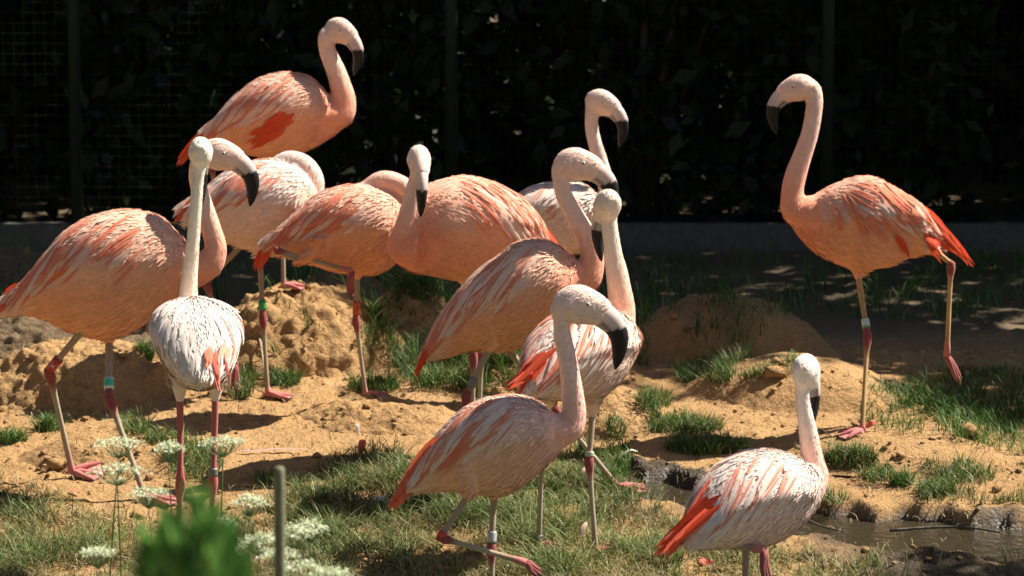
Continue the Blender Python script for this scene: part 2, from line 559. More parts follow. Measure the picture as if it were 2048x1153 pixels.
def feather(mb, pts, nrm, width, l0, l1, cbase, ctip, cedge=None, point=1.0):
    n = len(pts) - 1
    vs_, cs_, ns_ = [], [], []
    for i in range(n + 1):
        t = i / n
        tan = (pts[min(i + 1, n)] - pts[max(i - 1, 0)]).normalized()
        s = tan.cross(nrm[i])
        s = s.normalized() if s.length > 1e-6 else Vector((1, 0, 0))
        w = width * 0.5 * min(1, (t / 0.28 + 0.05) ** 0.6) * max(0.0, 1 - t ** (3.2 * point)) ** 0.6 + 0.0004
        c = pts[i] + nrm[i] * (l0 + (l1 - l0) * t * t)
        col = mix3(cbase, ctip, t)
        e = mix3(col, cedge, 0.7) if cedge else col
        vs_ += [c - s * w - nrm[i] * (w * 0.22), c + nrm[i] * 0.0012, c + s * w - nrm[i] * (w * 0.22)]
        cs_ += [e, col, e]
        m_ = (nrm[i] - tan * (0.10 * t)).normalized()
        ns_ += [(m_ - s * 0.28).normalized(), m_, (m_ + s * 0.28).normalized()]
    fs_ = []
    for i in range(n):
        a = i * 3
        fs_ += [(a, a + 1, a + 4, a + 3), (a + 1, a + 2, a + 5, a + 4)]
    mb.add(vs_, fs_, cs_, ns_)

NB = [0]
def bird(S):
    """S: spec of one bird in photo pixels"""
    rnd = random.Random(S.get('seed', 100 + NB[0])); NB[0] += 1
    d = S['d']
    s = mpp(d)
    yaw = rad(S.get('yaw', 0))
    white = S.get('white', 0.0)
    redness = S.get('red', 0.5)
    pale = mix3(PALE, WHITE, white)
    peach = mix3(PEACH, WHITE, white * 0.8)
    coral = mix3(CORAL, PALE, S.get('soft', 0.0))
    neckc = S.get('neckc', ((0.87, 0.60, 0.48), (0.85, 0.34, 0.20)))
    breast = S.get('breast', (0.85, 0.36, 0.21))
    legc, hockc = S.get('legc', LEGC), S.get('hockc', HOCK)
    px0, py0 = S['o']
    O = P(px0, py0, d)
    # torso profile -> local metres
    prof = []
    if S.get('local'):
        for x, t, b, w in S['prof']: prof.append((x * s, t * s, b * s, w * s))
    else:
        c = math.cos(yaw)
        for row in S['prof']:
            x, t, b = row[:3]
            hh = (b - t) / 2
            w = row[3] if len(row) > 3 else hh * S.get('wr', 0.78)
            xl = (x - px0) / c * s
            dep = 1 + xl * math.sin(yaw) / d
            # keep the traced outline: undo the rise of farther points in the picture
            rise = xl * math.sin(yaw) * math.tan(PITCH + math.atan((py0 - 576) / FPX))
            prof.append((xl, (py0 - t) * s * dep - rise, (py0 - b) * s * dep - rise, w * s))
    T = Torso(O, yaw, prof)
    root = bpy.data.objects.new("flamingo", None)
    COL.objects.link(root)
    root.empty_display_size = 0.2
    tagobj(root, S['label'], "flamingo", "flamingos in the enclosure")
    # -------- neck and head
    ndd = T.x1 * 0.8 * math.sin(yaw) if S.get('ndd') is None else S['ndd']
    neck = []
    for row in S['neck']:
        px, py, r = row[:3]
        dd = row[3] if len(row) > 3 else 0.0
        q = P(px, py, d + ndd + dd)
        neck.append((q.x, q.y, q.z, r * mpp(d + ndd + dd)))
    hx, hy, hs, hyaw, hpit = S['head'][:5]
    hdd = S['head'][5] if len(S['head']) > 5 else 0.0
    Hc = P(hx, hy, d + ndd + hdd)
    hyaw, hpit = rad(hyaw), rad(hpit)
    hf = Vector((math.cos(hyaw), math.sin(hyaw), 0)); hside = Vector((-math.sin(hyaw), math.cos(hyaw), 0))
    U = 0.00179 * hs
    def hpt(x, z):
        xr = x * math.cos(hpit) - z * math.sin(hpit)
        zr = x * math.sin(hpit) + z * math.cos(hpit)
        return Hc + hf * (xr * U) + Vector((0, 0, zr * U))
    bn_ = -min(27.0, max(12.0, -(Vector(neck[-1][:3]) - Hc).dot(hf) / U))
    for bx_, bz_, br_ in ((bn_, -5, 17.0), (bn_ * .58, 1.5, 21.0), (-4, 1, 23.5)):
        back = hpt(bx_, bz_)
        neck.append((back.x, back.y, back.z, br_ * U))
    NP = catmull(neck, 60)
    bm_v, bm_f = [], []
    def addshell(V, F):
        b = len(bm_v); bm_v.extend(V); bm_f.extend([tuple(i + b for i in f) for f in F])
    addshell(*T.loft())
    tmp = MB(); tmp.tube([Vector(p[:3]) for p in NP], [p[3] for p in NP], (1, 1, 1), seg=20)
    addshell([Vector(v) for v in tmp.v], tmp.f)
    hc = catmull(np.array([(x, 0, z, a, b) for x, z, a, b in HEADC]), 18)
    addshell(*loft_path([hpt(q[0], q[2]) for q in hc], [q[3] * U for q in hc], [q[4] * U for q in hc], hside))
    # thigh cones
    legs = []
    for L in S['legs']:
        hip = P(L['hip'][0], L['hip'][1], d + L.get('dd', 0.0))
        hipin = hip + Vector((0, 0, 0.05)) if 'in' not in L else P(L['in'][0], L['in'][1], d + L.get('dd', 0.0) * 0.8)
        if L.get('stand', True):
            foot = hit_ground(*L['foot'])
            if 'fd' in L:
                foot = P(L['foot'][0], L['foot'][1], L['fd'])
                foot.z = float(surf_h(foot.x, foot.y)[0])
        else:
            foot = P(L['foot'][0], L['foot'][1], d + L.get('fdd', L.get('dd', 0.0)))
        dh = d + L.get('hdd', (L.get('dd', 0.0) + (foot.y - d)) * 0.5 if L.get('stand', True) else L.get('dd', 0.0))
        hock = P(L['hock'][0], L['hock'][1], dh)
        k = L.get('k', S.get('lk', 1.0))
        legs.append((L, hipin, hip, hock, foot, k))
        th = [hipin + Vector((0, 0, 0.05)), hipin, hip, hip + (hock - hip) * 0.12]
        tr = [0.05, L.get('thigh', 0.038), 0.020, 0.011]
        tm = MB(); tm.tube(th, tr, (1, 1, 1), seg=14)
        addshell([Vector(v) for v in tm.v], tm.f)
    me = bpy.data.meshes.new("tmp"); me.from_pydata([tuple(v) for v in bm_v], [], bm_f)
    to = bpy.data.objects.new("tmp", me); COL.objects.link(to)
    rm = to.modifiers.new("r", 'REMESH'); rm.mode = 'VOXEL'; rm.voxel_size = 0.0065
    sm = to.modifiers.new("s", 'SMOOTH'); sm.factor = 0.5; sm.iterations = 5
    dg = bpy.context.evaluated_depsgraph_get()
    ev = to.evaluated_get(dg)
    bme = bpy.data.meshes.new_from_object(ev)
    bpy.data.objects.remove(to); bpy.data.meshes.remove(me)
    nv = len(bme.vertices)
    V = np.empty(nv * 3, np.float32); bme.vertices.foreach_get("co", V); V = V.reshape(-1, 3).astype(float)
    nr = np.empty(nv * 3, np.float32); bme.vertices.foreach_get("normal", nr); nr = nr.reshape(-1, 3).astype(float)
    # -------- colour field
    hp = np.array([list(hpt(x, z)) + [a * U] for x, z, a, b in HEADC])
    SP = np.vstack([NP, hp]); spu = np.r_[np.linspace(0, 1, len(NP)), np.full(len(hp), 1.0)]
    def field(V):
        dn = np.full(len(V), 1e9); un = np.zeros(len(V))
        for p, u in zip(SP, spu):
            q = np.linalg.norm(V - p[:3], axis=1) / p[3]
            m = q < dn
            dn[m] = q[m]; un[m] = u
        rel = V - np.array(O)
        x = rel @ np.array(T.f); y = rel @ np.array(T.l); z = rel[:, 2]
        t, b, w, zc = T.at(x)
        dt = np.sqrt(((z - zc) / np.maximum(1e-3, np.where(z > zc, t - zc, zc - b))) ** 2 + (y / np.maximum(1e-3, w)) ** 2)
        dt = dt + 12 * np.maximum(0, np.maximum(x - T.x1, T.x0 - x))
        wn_ = dt ** 5 / (dt ** 5 + np.maximum(dn, .02) ** 5)
        u = np.clip((x - T.x0) / (T.x1 - T.x0), 0, 1)
        v = np.clip((z - b) / np.maximum(1e-3, t - b), 0, 1)
        return wn_, un, u, v
    def colour(V):
        wn_, un, u, v = field(V)
        c = np.array(peach) + (np.array(pale) - np.array(peach)) * smooth(0.35, 0.75, v)[:, None]
        k = smooth(0.68, 0.95, u) * (1 - 0.25 * white)
        c = c + (np.array(breast) - c) * (k * (1 - 0.45 * smooth(.6, .95, v)))[:, None]
        k = smooth(0.22, 0.05, u) * 0.5
        c = c + (np.array((0.88, 0.74, 0.62)) - c) * k[:, None]
        a, bb = np.array(neckc[0]), np.array(neckc[1])
        cn = bb + (a - bb) * smooth(0.05, 0.75, un)[:, None]
        c = c + (cn - c) * wn_[:, None]
        jit = 1 + 0.05 * fbm(V * 30, 2, 3)
        return np.clip(c * jit[:, None], 0, 0.93), wn_
    cols, wneck = colour(V)
    # thin tint where the shins leave the feathers is left to the legs
    c4 = np.ones((nv, 4), np.float32); c4[:, :3] = cols
    # -------- legs and feet are appended to the same mesh
    lm = MB()
    for (L, hipin, hip, hock, foot, k) in legs:
        rt, rs = 0.0105 * k, 0.0086 * k
        dirw = (hock - hip).normalized(); dirs = (foot - hock).normalized()
        pts, rr, cc = [], [], []
        for t in np.linspace(0, 0.80, 8):
            pts.append(hip + (hock - hip) * t); rr.append(rt * (1.12 - 0.30 * t)); cc.append(mix3(legc, hockc, 0.1 + 0.15 * t))
        for t, r in ((0.9, 0.0125), (1.0, 0.0165)):
            pts.append(hip + (hock - hip) * t); rr.append(r * k); cc.append(hockc)
        for t, r, m in ((0.05, 0.0165, 0), (0.10, 0.0135, 0), (0.16, 0.0100, 0.5)):
            pts.append(hock + (foot - hock) * t); rr.append(r * k); cc.append(mix3(hockc, legc, m))
        stand = L.get('stand', True)
        end = 0.93 if stand else 1.0
        for t in np.linspace(0.24, 0.86, 9):
            pts.append(hock + (foot - hock) * t); rr.append(rs * (1 + 0.06 * math.sin(t * 90))); cc.append(mix3(legc, hockc, 0.55 * max(0, t - 0.62) / 0.3))
        for t, r in ((0.93, 0.0115), (end + 0.04, 0.0125)):
            pts.append(hock + (foot - hock) * t); rr.append(r * k); cc.append(FOOTC)
        # round the sharp corner at the hock
        lm.tube(pts, rr, cc, seg=10)
        # foot
        ank = pts[-1]
        if stand:
            fy = rad(L.get('fyaw', S.get('yaw', 0)))
            tips = []
            for a, ln in ((-0.50, 0.088), (0.0, 0.098), (0.50, 0.088)):
                dv = Vector((math.cos(fy + a), math.sin(fy + a), 0)) * ln * k
                mid = foot + dv * 0.5; tip = foot + dv
                mid.z = float(surf_h(mid.x, mid.y)[0]) + 0.014; tip.z = float(surf_h(tip.x, tip.y)[0]) + 0.006
                tips.append((mid, tip))
        else:
            tv = P(L['toe'][0], L['toe'][1], foot.y + L.get('toed', 0.0)) - foot
            sd = tv.cross(Vector((0, 1, 0.2))).normalized() if abs(tv.normalized().y) < .9 else Vector((1, 0, 0))
            sd = (Vector((0, 1, 0)) * 0.6 + sd * 0.8).normalized()
            tips = [(foot + tv * 0.5 + sd * (0.008 * q), foot + tv * (1 - 0.12 * abs(q)) + sd * (0.011 * q)) for q in (-1, 0, 1)]
        base = ank
        FC = FOOTC if stand else (0.30, 0.085, 0.075)
        for mid, tip in tips:
            lm.tube([base, base + (mid - base) * 0.5 + Vector((0, 0, 0.003)), mid, mid + (tip - mid) * 0.6, tip], [0.0115 * k, 0.0105 * k, 0.0085 * k, 0.007 * k, 0.0025], [FC, FC, FC, mix3(FC, hockc, .5), (0.08, 0.05, 0.05)], seg=8)
        for (m1, t1), (m2, t2) in zip(tips[:-1], tips[1:]):
            mt = (t1 + t2) * 0.5 * 0.93 + base * 0.07
            lo = Vector((0, 0, -0.003))
            top = [base, m1, t1 * 0.92 + m1 * 0.08, mt, t2 * 0.92 + m2 * 0.08, m2]
            lm.add(top + [p + lo for p in top], [(0, 1, 3, 5), (1, 2, 3), (3, 4, 5), (11, 9, 7, 6), (9, 8, 7), (11, 10, 9)], mix3(FC, (0.5, 0.2, 0.18), 0.4))
        if stand:     # small hind toe
            hv = Vector((-math.cos(fy), -math.sin(fy), 0)) * 0.022 * k
            lm.tube([ank, ank + hv + Vector((0, 0, -0.004))], [0.008 * k, 0.003], FOOTC, seg=6)
        for (t, h, col, *tx) in L.get('bands', ()):
            seg_a, seg_b = (hip, hock) if t < 1 else (hock, foot)
            tt = t if t < 1 else t - 1
            ax = (seg_b - seg_a).normalized()
            c0 = seg_a + (seg_b - seg_a) * tt
            R = 0.0145 * k
            bb = MB()
            hh = h * s / 2
            stripes = tx[0] if tx else None
            prof_ = [(-hh, R * .84), (-hh, R), (-hh * .55, R * 1.02), (-hh * .5, R * 1.02), (hh * .5, R * 1.02), (hh * .55, R * 1.02), (hh, R), (hh, R * .84)]
            bb.tube([c0 + ax * a for a, _ in prof_], [r for _, r in prof_], [col if not (stripes and 2 <= i <= 5) else stripes for i in range(8)], seg=18, cap=False)
            # tube() takes tangents from neighbours; flat rims share a point, so shift them a hair
            bo = bb.build("leg_band", M_BAND, root)
            if len(tx) > 1:
                cu = bpy.data.curves.new("band_text", 'FONT'); cu.body = tx[1]; cu.size = 0.018; cu.align_x = 'CENTER'; cu.align_y = 'CENTER'; cu.extrude = 0.0006
                tmpo = bpy.data.objects.new("t", cu); COL.objects.link(tmpo)
                dg2 = bpy.context.evaluated_depsgraph_get()
                tme = bpy.data.meshes.new_from_object(tmpo.evaluated_get(dg2))
                bpy.data.objects.remove(tmpo)
                yv = (CO - c0).normalized(); yv = (yv - ax * yv.dot(ax)).normalized()
                xa = ax if ax.x > 0 else -ax
                if tx[2] if len(tx) > 2 else False: xa = xa
                M = Matrix((xa, yv.cross(xa), yv)).transposed().to_4x4(); M.translation = c0 + yv * (R * 1.04)
                tme.transform(M)
                ca = tme.color_attributes.new("Col", 'FLOAT_COLOR', 'POINT')
                ca.data.foreach_set("color", np.tile(np.array([.8, .75, .7, 1], np.float32), len(tme.vertices)))
                tme.materials.append(M_BAND)
                ob = bpy.data.objects.new("band_number", tme); COL.objects.link(ob); ob.parent = bo
    # merge legs into body mesh
    nf = len(bme.polygons)
    ls = np.empty(nf, np.int32); bme.polygons.foreach_get("loop_start", ls)
    lt = np.empty(nf, np.int32); bme.polygons.foreach_get("loop_total", lt)
    vi = np.empty(len(bme.loops), np.int32); bme.loops.foreach_get("vertex_index", vi)
    bfaces = [tuple(vi[a:a + n]) for a, n in zip(ls, lt)]
    allv = np.vstack([V, np.array(lm.v)])
    allf = bfaces + [tuple(i + nv for i in f) for f in lm.f]
    allc = np.vstack([cols, np.array(lm.c)[:, :3]])
    body = mesh_np("body", allv, allf, M_BODY, cols=allc, parent=root)
    bvh = BVHTree.FromPolygons([tuple(v) for v in V], bfaces)
    bpy.data.meshes.remove(bme)
    # -------- beak, eyes
    bc = catmull(np.array([(x, 0, z, a, b) for x, z, a, b in BEAKC]), 34)
    Vb, Fb = loft_path([hpt(q[0], q[2]) for q in bc], [q[3] * U for q in bc], [q[4] * U for q in bc], hside, seg=18)
    cb = []
    for i in range(34):
        for k in range(18):
            a = 2 * math.pi * k / 18
            t = i / 33 + 0.045 * math.cos(a)
            base = mix3(neckc[0], (0.50, 0.40, 0.36), min(1, t * 2.6))
            if abs(math.cos(a) - 0.35) < 0.16 and 0.12 < t: base = (0.20, 0.15, 0.14)
            if math.cos(a) > 0.75: base = (0.34, 0.30, 0.30)
            cb.append(BLACK if t > S.get('black', 0.35) else base)
    mesh_np("beak", [tuple(v) for v in Vb], Fb, M_BEAK, cols=np.array(cb), parent=root)
    for sd in (-1, 1):
        c = hpt(17, 3) + hside * (sd * 16.6 * U)
        r = 3.6 * U
        vv, cc = [], []
        ns, nrg = 12, 7
        ax = hside * sd
        e1 = Vector((0, 0, 1)); e2 = ax.cross(e1)
        for i in range(nrg):
            ph = math.pi * 0.62 * i / (nrg - 1)
            for k in range(ns):
                a = 2 * math.pi * k / ns
                vv.append(c + ax * (math.cos(ph) * r) + (e1 * math.cos(a) + e2 * math.sin(a)) * (math.sin(ph) * r + 1e-5))
                cc.append((0.015, 0.012, 0.01) if i <= 1 else (0.70, 0.58, 0.36) if i < 5 else (0.45, 0.24, 0.19))
        ff = [(i * ns + k, i * ns + (k + 1) % ns, (i + 1) * ns + (k + 1) % ns, (i + 1) * ns + k) for i in range(nrg - 1) for k in range(ns)]
        ff.append(tuple(range(ns)))
        mesh_np("eye", [tuple(v) for v in vv], ff, M_EYE, cols=np.array(cc), parent=root)
    # -------- down: a coat of small soft feathers over neck, breast and belly
    tri = np.array([f[:3] for f in bfaces])
    ar = np.linalg.norm(np.cross(V[tri[:, 1]] - V[tri[:, 0]], V[tri[:, 2]] - V[tri[:, 0]]), axis=1)
    nfz = S.get('fuzz', 7000)
    pick = RNG.choice(len(tri), nfz, p=ar / ar.sum())
    w3 = RNG.dirichlet((1, 1, 1), nfz)
    q = (V[tri[pick]] * w3[:, :, None]).sum(1)
    qn = nr[tri[pick, 0]]
    rq = q - np.array(O); tq, bq, _, _ = T.at(rq @ np.array(T.f)); kq = (rq[:, 2] > bq - .004) | (field(q)[0] > .5)
    q, qn = q[kq], qn[kq]; nfz = len(q)
    cf, wf = colour(q)
    # flow: down the neck, then tailwards
    flow = np.zeros_like(q)
    NT = np.gradient(NP[:, :3], axis=0); NT = -NT / np.linalg.norm(NT, axis=1, keepdims=True)
    ni = np.argmin(((q[:, None, :] - NP[None, :, :3]) ** 2).sum(2), 1)
    flow = wf[:, None] * NT[ni] + (1 - wf[:, None]) * (-np.array(T.f) * 1.0 + np.array([0, 0, -0.55]))
    flow += RNG.normal(0, 0.22, flow.shape)
    flow -= qn * (flow * qn).sum(1, keepdims=True)
    flow /= np.linalg.norm(flow, axis=1, keepdims=True) + 1e-9
    sidev = np.cross(flow, qn)
    ln = np.where(wf > 0.5, RNG.uniform(0.009, 0.015, nfz), RNG.uniform(0.020, 0.042, nfz))[:, None]
    wd = ln * np.where(wf > 0.5, 0.10, 0.10)[:, None]
    up_ = qn * 0.0015
    A = q - qn * 0.001; B = q + flow * ln * 0.45 + sidev * wd + up_; D = q + flow * ln * 0.45 - sidev * wd + up_
    Ct = q + flow * ln + qn * (ln * RNG.uniform(0.03, 0.10, (nfz, 1)))
    Vz = np.stack([A, B, Ct, D], 1).reshape(-1, 3)
    Fz = np.arange(nfz * 4).reshape(-1, 4)
    cz = np.repeat(np.clip(cf * RNG.uniform(0.93, 1.08, (nfz, 1)), 0, .93), 4, 0)
    dn_ = qn + sidev * RNG.uniform(-.16, .16, (nfz, 1)) - flow * RNG.uniform(0, .14, (nfz, 1)); dn_ /= np.linalg.norm(dn_, axis=1, keepdims=True)
    o = mesh_np("down_feathers", Vz, Fz, M_BODY, cols=cz, parent=root, normals=np.repeat(dn_, 4, 0))
    o["kind"] = "stuff"
    # -------- wings
    def surf(x, th, sd):
        t, b, w, zc = T.at(x)
        c = T.W(x, 0, zc)
        dv = (T.l * (sd * math.sin(th)) + Vector((0, 0, math.cos(th)))).normalized()
        h = bvh.ray_cast(c + dv * 0.34, -dv, 0.34)
        if h[0] is None: return None
        return h[0], h[1], max(0.04, 0.5 * ((t - b) / 2 + w))
    def path(x, th, sd, L, phi, n=5):
        pts, nn, ext = [], [], 0
        for i in range(n + 1):
            h = surf(x, th, sd) if x > T.x0 + 0.015 else None
            if h is None or (pts and (h[0] - pts[-1]).length > 2.2 * L / n):
                if len(pts) < 2 or ext >= 1: return (pts, nn) if len(pts) > 3 else None
                ext += 1
                pts.append(pts[-1] + (pts[-1] - pts[-2]) + Vector((0, 0, -0.0015))); nn.append(nn[-1])
            else:
                pts.append(h[0]); nn.append(h[1])
                x -= L / n * math.cos(phi); th += L / n * math.sin(phi) / h[2]
        return pts, nn
    LT = T.x1 - T.x0
    wt = S.get('wingtop', 4)
    for sd in (-1, 1):
        wm = MB()
        u = 0.10
        while u < 0.84:
            Lf = 0.048 + 0.080 * (1 - smooth(0.15, 0.75, u)) * 1.0
            Lf = float(Lf) * S.get('fl', 1.0)
            tmax = 98 - 34 * (1 - u)
            th = wt + rnd.uniform(0, 6)
            while th < tmax:
                x = T.x0 + LT * (u + rnd.uniform(-.012, .012))
                t, b, w, zc = T.at(x)
                R = max(0.05, 0.5 * ((t - b) / 2 + w))
                wd_ = Lf * rnd.uniform(0.34, 0.46)
                pp = path(x, rad(th), sd, Lf * rnd.uniform(.85, 1.15), rad(18 + 22 * u + rnd.uniform(-7, 7)), 4)
                if pp:
                    hi = 1 - th / 100
                    pr = redness * (0.08 + 0.38 * float(smooth(.25, .8, hi)) ) * float(smooth(0.1, 0.3, u) * smooth(0.86, 0.6, u))
                    bc_ = mix3(pale, peach, rnd.uniform(0, .6) * (1 - 0.5 * hi))
                    if rnd.random() < pr: bc_ = mix3(bc_, coral, rnd.uniform(.45, .95))
                    tc_ = mix3(bc_, WHITE, rnd.uniform(.05, .35))
                    feather(wm, pp[0], pp[1], wd_, 0.0008, Lf * rnd.uniform(0.02, 0.055) * S.get('ruffle', 1.0), bc_, tc_, mix3(tc_, WHITE, .2))
                th += math.degrees(wd_ * 0.62 / R)
            u += Lf * 0.40 / LT
        wing = wm.build("wing", M_FEATHER, root)
        # long scapulars and tertials that hang over the wing, each a feather of its own
        for j in range(S.get('nscap', 58)):
            u = 0.16 + 0.52 * rnd.random()
            th = rnd.uniform(6, 66) if j % 3 else rnd.uniform(40, 84)
            th = min(th, 98 - 36 * (1 - u))
            L_ = rnd.uniform(0.085, 0.16) * S.get('fl', 1.0) * (1.1 - 0.4 * u)
            streak = rnd.random() < redness * (1.25 - th / 120)
            x = T.x0 + LT * u
            pp = path(x, rad(th), sd, L_, rad(S.get('droop', 38) + rnd.uniform(-9, 9)), 7)
            if not pp: continue
            fm = MB()
            if streak:
                feather(fm, pp[0], pp[1], rnd.uniform(0.006, 0.014), 0.005, 0.010 * S.get('ruffle', 1.0), mix3(mix3(pale, coral, rnd.uniform(.4, 1)), RED, .2), mix3(coral, RED, rnd.uniform(.15, .9)), mix3(coral, pale, rnd.uniform(0, .3)), 0.5)
            else:
                c1 = mix3(pale, WHITE, rnd.uniform(.15, .65))
                feather(fm, pp[0], pp[1], rnd.uniform(0.013, 0.025), 0.004, rnd.uniform(.007, .014) * S.get('ruffle', 1.0), mix3(c1, peach, .4), c1, mix3(c1, WHITE, .5), 0.8)
            fm.build("feather", M_FEATHER, wing)
    # extra red patches: list of (px, py, n, length px, angle deg, colour)
    for (qx, qy, n_, ln_, an, spread, col) in S.get('patch', ()):
        for j in range(n_):
            a = rad(an + rnd.uniform(-spread, spread))
            x1, y1 = qx + rnd.uniform(-12, 12), qy + rnd.uniform(-10, 10)
            L_ = ln_ * rnd.uniform(.75, 1.1)
            pts, nn = [], []
            for i in range(6):
                xx, yy = x1 + math.cos(a) * L_ * i / 5, y1 - math.sin(a) * L_ * i / 5
                v = ray(xx, yy).normalized()
                h = bvh.ray_cast(CO, v)
                if h[0] is None:
                    if len(pts) < 2: break
                    pts.append(pts[-1] * 2 - pts[-2]); nn.append(nn[-1])
                else: pts.append(h[0]); nn.append(h[1])
            if len(pts) == 6 and max((pts[i + 1] - pts[i]).length for i in range(5)) < 0.08:
                fm = MB(); feather(fm, pts, nn, rnd.uniform(.011, .021), 0.009, 0.015, mix3(col, coral, rnd.uniform(0, .3)), mix3(col, DEEP, rnd.uniform(0, .35)), col, .7)
                fm.build("feather", M_FEATHER, root)
    # -------- tail and folded flight feathers
    for (tx_, ty_, n_, spread, ln0, col) in S['tail']:
        for j in range(n_):
            t, b, w, zc = T.at(T.x0 + ln0)
            rootp = T.W(T.x0 + ln0 * rnd.uniform(.8, 1.3), rnd.uniform(-.75, .75) * w, zc + (t - zc) * rnd.uniform(.2, 1.0))
            tipd = S['d'] + T.x0 * math.sin(yaw) + S.get('taildd', 0) + rnd.uniform(-.035, .035)
            tip = P(tx_ + rnd.uniform(-spread, spread), ty_ + rnd.uniform(-spread, spread), tipd)
            mid = (rootp + tip) / 2 + Vector((0, 0, 0.012)) + T.f * -0.006
            pts = [rootp * (1 - q_) ** 2 + mid * 2 * q_ * (1 - q_) + tip * q_ * q_ for q_ in np.linspace(0, 1, 8)]
            nn = []
            for i in range(8):
                tg = (pts[min(7, i + 1)] - pts[max(0, i - 1)]).normalized()
                ref = (T.l * (1 if rnd.random() < 2 else -1) * (1 if (rootp - O).dot(T.l) > 0 else -1) + Vector((0, 0, 0.5))).normalized()
                nn.append((ref - tg * ref.dot(tg)).normalized())
            fm = MB()
            c1 = mix3(col, DEEP, rnd.uniform(0, .35)); c2 = mix3(col, CORAL, rnd.uniform(0, .4))
            feather(fm, pts, nn, rnd.uniform(.020, .032), 0, 0.002, c1, c2, mix3(c1, c2, .5), .6)
            fm.build("tail_feather", M_FEATHER, root)
    return root

